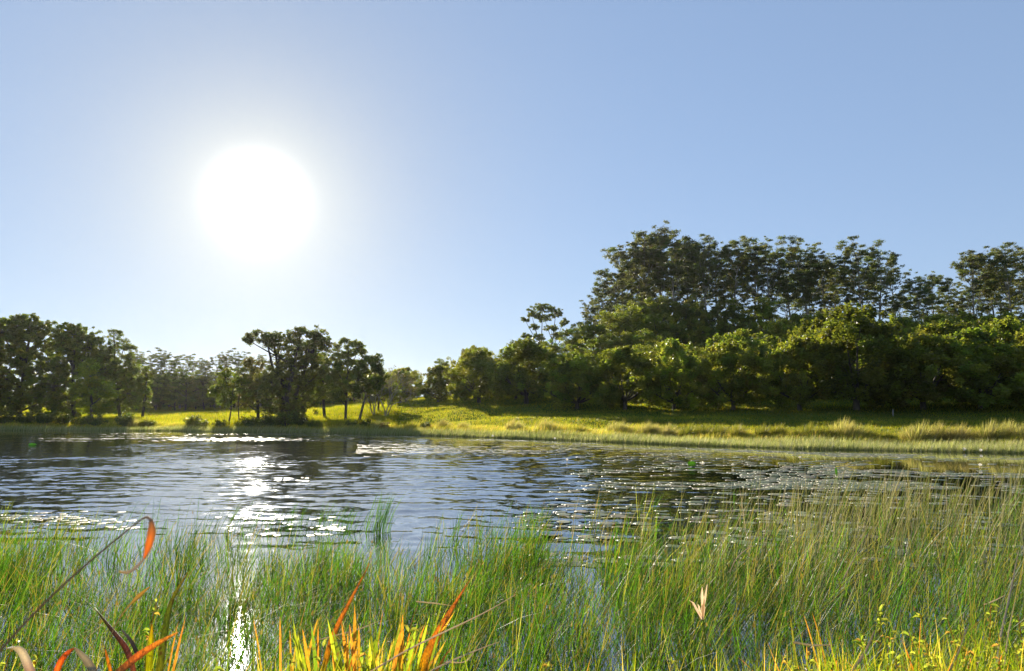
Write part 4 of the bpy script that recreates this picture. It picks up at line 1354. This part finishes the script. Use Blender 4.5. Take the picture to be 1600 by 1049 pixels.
ribbon_leaf([(85, 1058, 2.4), (96, 1030, 2.4), (108, 1018, 2.4), (118, 1012, 2.4)], [.02, .02, .014, .004], [(.42, .2, .07), (.42, .18, .06), RD, BR], 'broad_blade', 'dull orange leaf bending over beside the dry white one', M_FLAX)
WH = (.62, .58, .52)
ribbon_leaf([(52, 1062, 1.9), (42, 1035, 1.9), (34, 1016, 1.88), (22, 1010, 1.85), (8, 1014, 1.8)], [.024, .022, .02, .016, .004], [(.45, .3, .22), WH, WH, WH], 'dry_leaf', 'curled whitish dead leaf hooked over at the bottom left corner', M_STRAW)
ribbon_leaf([(152, 1060, 2.3), (138, 1035, 2.3), (124, 1020, 2.3), (116, 1012, 2.3)], [.022, .024, .016, .004], [(.4, .34, .24), (.55, .5, .38), (.45, .38, .26)], 'dry_leaf', 'cream dead leaf tip pointing left at lower left', M_STRAW)
ribbon_leaf([(218, 1030, 2.6), (206, 1003, 2.6), (190, 984, 2.6)], [.014, .014, .004], [(.08, .06, .05), (.12, .1, .09), (.2, .18, .17)], 'dry_leaf', 'dark withered narrow leaf beside the drooping brown-green blade', M_STRAW)
# the out-of-focus stalk close by, with its hanging orange leaf
ribbon_leaf([(-20, 1040, 1.25), (50, 960, 1.25), (130, 885, 1.25), (205, 824, 1.25), (222, 811, 1.25)], [.0042, .004, .0036, .003, .0025], [(.22, .18, .13)] * 3, 'dry_stalk', 'long blurred grey stalk slanting up from the bottom left corner', M_STRAW, 'stalk')
ribbon_leaf([(236, 812, 1.22), (238, 830, 1.22), (232, 855, 1.22), (225, 873, 1.22)], [.006, .014, .012, .003], [(.3, .2, .14), (.65, .30, .08), (.65, .28, .06)], 'dry_leaf', 'orange dead leaf hanging from the tip of the blurred stalk', M_STRAW)
ribbon_leaf([(222, 811, 1.25), (230, 808, 1.23), (237, 813, 1.22)], [.003, .005, .006], [(.4, .32, .26)] * 2, 'dry_leaf', 'small grey bend joining the blurred stalk and its orange leaf', M_STRAW)
ribbon_leaf([(225, 873, 1.22), (214, 886, 1.22), (200, 896, 1.22), (186, 893, 1.22)], [.003, .005, .006, .003], [(.45, .38, .3), (.4, .36, .32), (.5, .42, .15)], 'dry_leaf', 'thin curled grey leaf end hanging below the orange dead leaf', M_STRAW)
ribbon_leaf([(170, 1000, 2.4), (186, 965, 2.4), (203, 945, 2.4), (216, 932, 2.4), (234, 917, 2.4)], [.003, .004, .005, .016, .003], [(.3, .25, .18), (.5, .4, .15), (.6, .45, .1)], 'dry_leaf', 'small tan seed leaf slanting up among the reeds at left', M_STRAW)
# straw stalks
SW = (.5, .43, .3)
for pts, wd, lab in [
    ([(560, 1062, 3.3), (630, 1018, 3.35), (700, 985, 3.4), (760, 957, 3.5), (806, 929, 3.6)], .008, 'long pale bent straw crossing right of the widest orange blade'),
    ([(655, 1058, 3.3), (700, 1035, 3.4), (740, 1018, 3.5), (780, 1003, 3.6)], .008, 'pale straw lying low beneath the long bent straw'),
    ([(498, 1000, 3.8), (560, 984, 3.8), (596, 969, 3.8)], .006, 'short straw crossing the orange blade left of centre'),
    ([(650, 940, 3.9), (680, 943, 3.9), (708, 947, 3.9)], .007, 'short level straw left of the tip of the widest orange blade'),
    ([(1240, 1004, 3.6), (1270, 1009, 3.6), (1303, 1008, 3.6)], .011, 'broken level straw near the bottom right of centre'),
    ([(1330, 1050, 3.3), (1352, 1020, 3.3), (1367, 985, 3.3)], .013, 'thick broken upright straw stub at the bottom right'),
    ([(1555, 1060, 3.6), (1562, 1000, 3.7), (1580, 920, 3.8), (1592, 860, 3.9)], .010, 'tall straw stalk rising near the right edge'),
    ([(1567, 1060, 3.4), (1575, 990, 3.4), (1588, 930, 3.4)], .006, 'thin straw right beside the tall straw stalk at the right edge'),
    ([(1480, 1055, 3.4), (1500, 1015, 3.4), (1513, 975, 3.4)], .007, 'leaning straw left of the leafy plants at right'),
    ([(1140, 895, 6.0), (1150, 872, 6.0), (1168, 857, 6.0), (1178, 853, 6.0)], .009, 'white arched dry blade above the reeds right of centre'),
    ([(1538, 945, 4.8), (1556, 938, 4.8), (1571, 930, 4.8)], .008, 'short white straw slanting near the right edge'),
    ([(1318, 905, 5.4), (1330, 880, 5.4), (1341, 862, 5.4)], .010, 'silvery straw leaning in the reeds right of centre'),
    ([(690, 1035, 3.6), (730, 1036, 3.6), (752, 1000, 3.6)], .006, 'dark bent stalk under the long straw'),
]:
    ribbon_leaf(pts, [wd, wd, wd * .8, wd * .3], [SW, (.55, .5, .38), SW], 'straw_stalk', lab, M_STRAW, 'stalk')

# broken seed head on a stalk, right of centre
p0 = at(1103, 1060, 4.6)
e = bpy.data.objects.new('dry_seed_head', None); link(e); e.location = tuple(p0)
tag(e, 'pale torn dry seed head on a green stalk right of centre', 'seed head')
tb = Tubes()
tb.add([at(a, b, 4.6) - p0 for a, b in [(1106, 1075), (1104, 1030), (1101, 990), (1098, 965)]], [.006, .006, .005, .004], 6, (.12, .15, .04))
new_obj('stalk', tb.build('seed_stalk', M_REED), e)
def strip(pts, ws, col):
    P_ = np.array([at(a, b, 4.6) - p0 for a, b in pts]); V = []
    for i, q in enumerate(P_):
        V += [q + np.array([-ws[i] / 2, 0, 0]), q + np.array([0, -ws[i] * .3, 0]), q + np.array([ws[i] / 2, 0, 0])]
    Q = []
    for i in range(len(P_) - 1):
        a = i * 3; Q += [[a, a + 1, a + 4, a + 3], [a + 1, a + 2, a + 5, a + 4]]
    return make_mesh('husk', np.array(V), [np.array(Q)], np.tile(col, (len(V), 1)), M_STRAW, smooth=True)
for pts, ws in [([(1098, 968), (1098, 950), (1102, 932), (1105, 913)], [.010, .022, .016, .003]), ([(1098, 968), (1099, 950), (1097, 932), (1097, 918)], [.012, .024, .02, .003]),
                ([(1097, 968), (1090, 955), (1083, 942), (1077, 938)], [.01, .018, .014, .003]), ([(1099, 968), (1094, 958), (1092, 948), (1090, 944)], [.01, .016, .012, .003])]:
    new_obj('husk', strip(pts, ws, (.66, .52, .36)), e)

# yellow leafy herbs on the near bank, each leaf its own piece
rng = np.random.default_rng(103)
def herb_leaf(col, L, W):
    V = np.array([(0, 0, 0), (L * .3, -W * .45, .01), (L * .3, W * .45, .01), (L * .3, 0, -.004), (L * .65, -W * .4, .012), (L * .65, W * .4, .012), (L * .65, 0, 0), (L, 0, -.012)])
    return make_mesh('leaf', V, [np.array([[0, 1, 3], [0, 3, 2], [4, 7, 6], [6, 7, 5]]), np.array([[1, 4, 6, 3], [3, 6, 5, 2]])], np.tile(col, (8, 1)), M_FLAX, smooth=True)
HL = [herb_leaf(c, L, W) for c, L, W in [((.24, .31, .05), .05, .018), ((.32, .36, .07), .055, .02), ((.17, .25, .04), .05, .016), ((.38, .24, .07), .045, .014), ((.36, .40, .08), .08, .03)]]
herbs = [(1265, 1010, 3.9), (1300, 1035, 3.7), (1345, 1000, 3.8), (1392, 985, 3.6), (1420, 990, 3.4), (1450, 1020, 3.5), (1478, 960, 4.0), (1500, 975, 3.7), (1525, 1000, 3.4), (1548, 945, 4.0), (1560, 990, 3.5), (1590, 960, 3.7), (1510, 1030, 3.2), (1585, 1010, 3.3),
         (1440, 965, 4.3), (1375, 955, 4.4), (650, 950, 3.7), (630, 975, 3.6), (505, 1005, 3.6), (455, 1030, 3.5), (60, 1020, 3.6), (25, 1000, 3.6), (245, 940, 4.2), (1220, 1020, 3.8), (1560, 1035, 3.1), (1400, 1030, 3.1),
         (560, 1025, 3.4), (345, 1035, 3.6), (1050, 1030, 3.6), (855, 1035, 3.6)]
for k, (px, py, Y) in enumerate(herbs):
    tip = at(px, py, Y)
    x, y = tip[0], tip[1]
    b = np.array([x + rng.uniform(-.05, .05), y, tz(x, y) - .02])
    e = bpy.data.objects.new('leafy_herb', None); link(e); e.location = tuple(b)
    right = px > 1180
    tag(e, 'small herb with glowing yellow and orange leaves on the near bank, bottom right' if right else 'small herb with a few yellow leaves between the blades at the bottom left or centre', 'plant',
        'yellow leafy herbs at the bottom right' if right else 'scattered yellow herbs at the bottom left and centre')
    top = tip - b
    stem = curve_pts((0, 0, 0), top, (rng.uniform(-.06, .06), rng.uniform(-.05, .05), 0), 10)
    tb = Tubes(); tb.add(stem, np.linspace(.004, .0015, 10), 5, (.25, .14, .04))
    new_obj('stem', tb.build('herb_stem', M_REED), e)
    nl = 26 if right else 8
    for j in range(nl):
        f = rng.uniform(.3 if right else .6, 1.0)
        q = np.array([np.interp(f, np.linspace(0, 1, 10), stem[:, i]) for i in range(3)])
        o = new_obj('leaf', HL[rng.choice(5, p=[.3, .28, .2, .12, .10])], e, tuple(q))
        o.rotation_euler = (rng.uniform(-.9, .9), rng.uniform(-1.2, .3), rng.uniform(0, 6.28))
        s = rng.uniform(.5, 1.1); o.scale = (s, s, s)

# flax-like yellow-green clump at bottom centre: every broad blade a piece of the plant
rng = np.random.default_rng(107)
def blade_plant(cpx, Y, n, spread, label, pal, w, hjit):
    x0 = U(cpx) * Y; z0 = tz(x0, Y)
    e = bpy.data.objects.new('sword_leaf_plant', None); link(e); e.location = (x0, Y, z0 - .02)
    tag(e, label, 'plant')
    top = EYE - Y * math.tan(math.radians(19.7)) - z0
    for i in range(n):
        h = max(.25, top + rng.uniform(*hjit)); bx = rng.normal() * spread; by = rng.normal() * .1
        B = np.array([[bx, by, 0.]])
        c = np.array([pal[rng.integers(len(pal))]]) * rng.uniform(.8, 1.2)
        tipc = c if rng.random() < .6 else np.array([[.5, .2, .03]])
        V, P, C = join_blades([blades(B, np.array([h]), np.array([rng.uniform(.6, 1.2) * w]), np.array([[bx * .5 + rng.normal() * .07 + .03, rng.normal() * .06]]), c, tipc, yaw=np.array([rng.uniform(-.8, .8)]), segs=6, curl=1.8, taper=.5)])
        new_obj('blade', make_mesh('sword_blade', V, P, C, M_FLAX), e)
PY = [(.18, .25, .02), (.28, .31, .03), (.13, .20, .02), (.38, .28, .04)]
blade_plant(595, 3.7, 80, .19, 'clump of glowing yellow-green sword leaves at bottom centre', PY, .028, (-.08, .40))
blade_plant(500, 3.9, 40, .15, 'smaller clump of narrow yellow and orange blades left of the main clump', PY, .019, (-.1, .38))
blade_plant(650, 3.7, 20, .10, 'short orange-tipped blades at the foot of the widest orange blade', PY, .018, (-.12, .22))
blade_plant(262, 3.2, 9, .07, 'dark olive sword leaves behind the rusty leaf at lower left', [(.08, .11, .015), (.12, .14, .015), (.2, .14, .03)], .018, (-.1, .26))
blade_plant(1440, 3.6, 22, .20, 'olive and rust coloured sword leaves among the herbs at bottom right', [(.14, .15, .02), (.2, .13, .03), (.1, .13, .02)], .014, (-.1, .32))
blade_plant(1270, 4.4, 22, .16, 'green-gold sword leaves standing in the reeds right of centre', [(.14, .17, .02), (.2, .2, .03), (.26, .15, .03)], .014, (.0, .38))

# ------------------------------------------------------------------ thin air haze, also added to stand in for veiling sun glare
m, N, L = nodes_of('glare_haze')
o_ = N.new('ShaderNodeOutputMaterial'); pv = N.new('ShaderNodeVolumePrincipled')
pv.inputs['Density'].default_value = HAZE_DENSITY
pv.inputs['Color'].default_value = (.95, .95, .95, 1)
pv.inputs['Anisotropy'].default_value = HAZE_ANISO
L.new(pv.outputs[0], o_.inputs['Volume'])
hv = np.array([(x, y, z) for z in (-3.2, 62) for y in (-70, 1150) for x in (-1550, 1550)], float)
hf = np.array([[0, 2, 3, 1], [4, 5, 7, 6], [0, 1, 5, 4], [2, 6, 7, 3], [0, 4, 6, 2], [1, 3, 7, 5]])
hz = new_obj('haze', make_mesh('haze', hv, [hf], None, m))
tag(hz, 'faint warm haze over the pond and trees, added for the veiling sun glare', 'haze', kind='stuff')
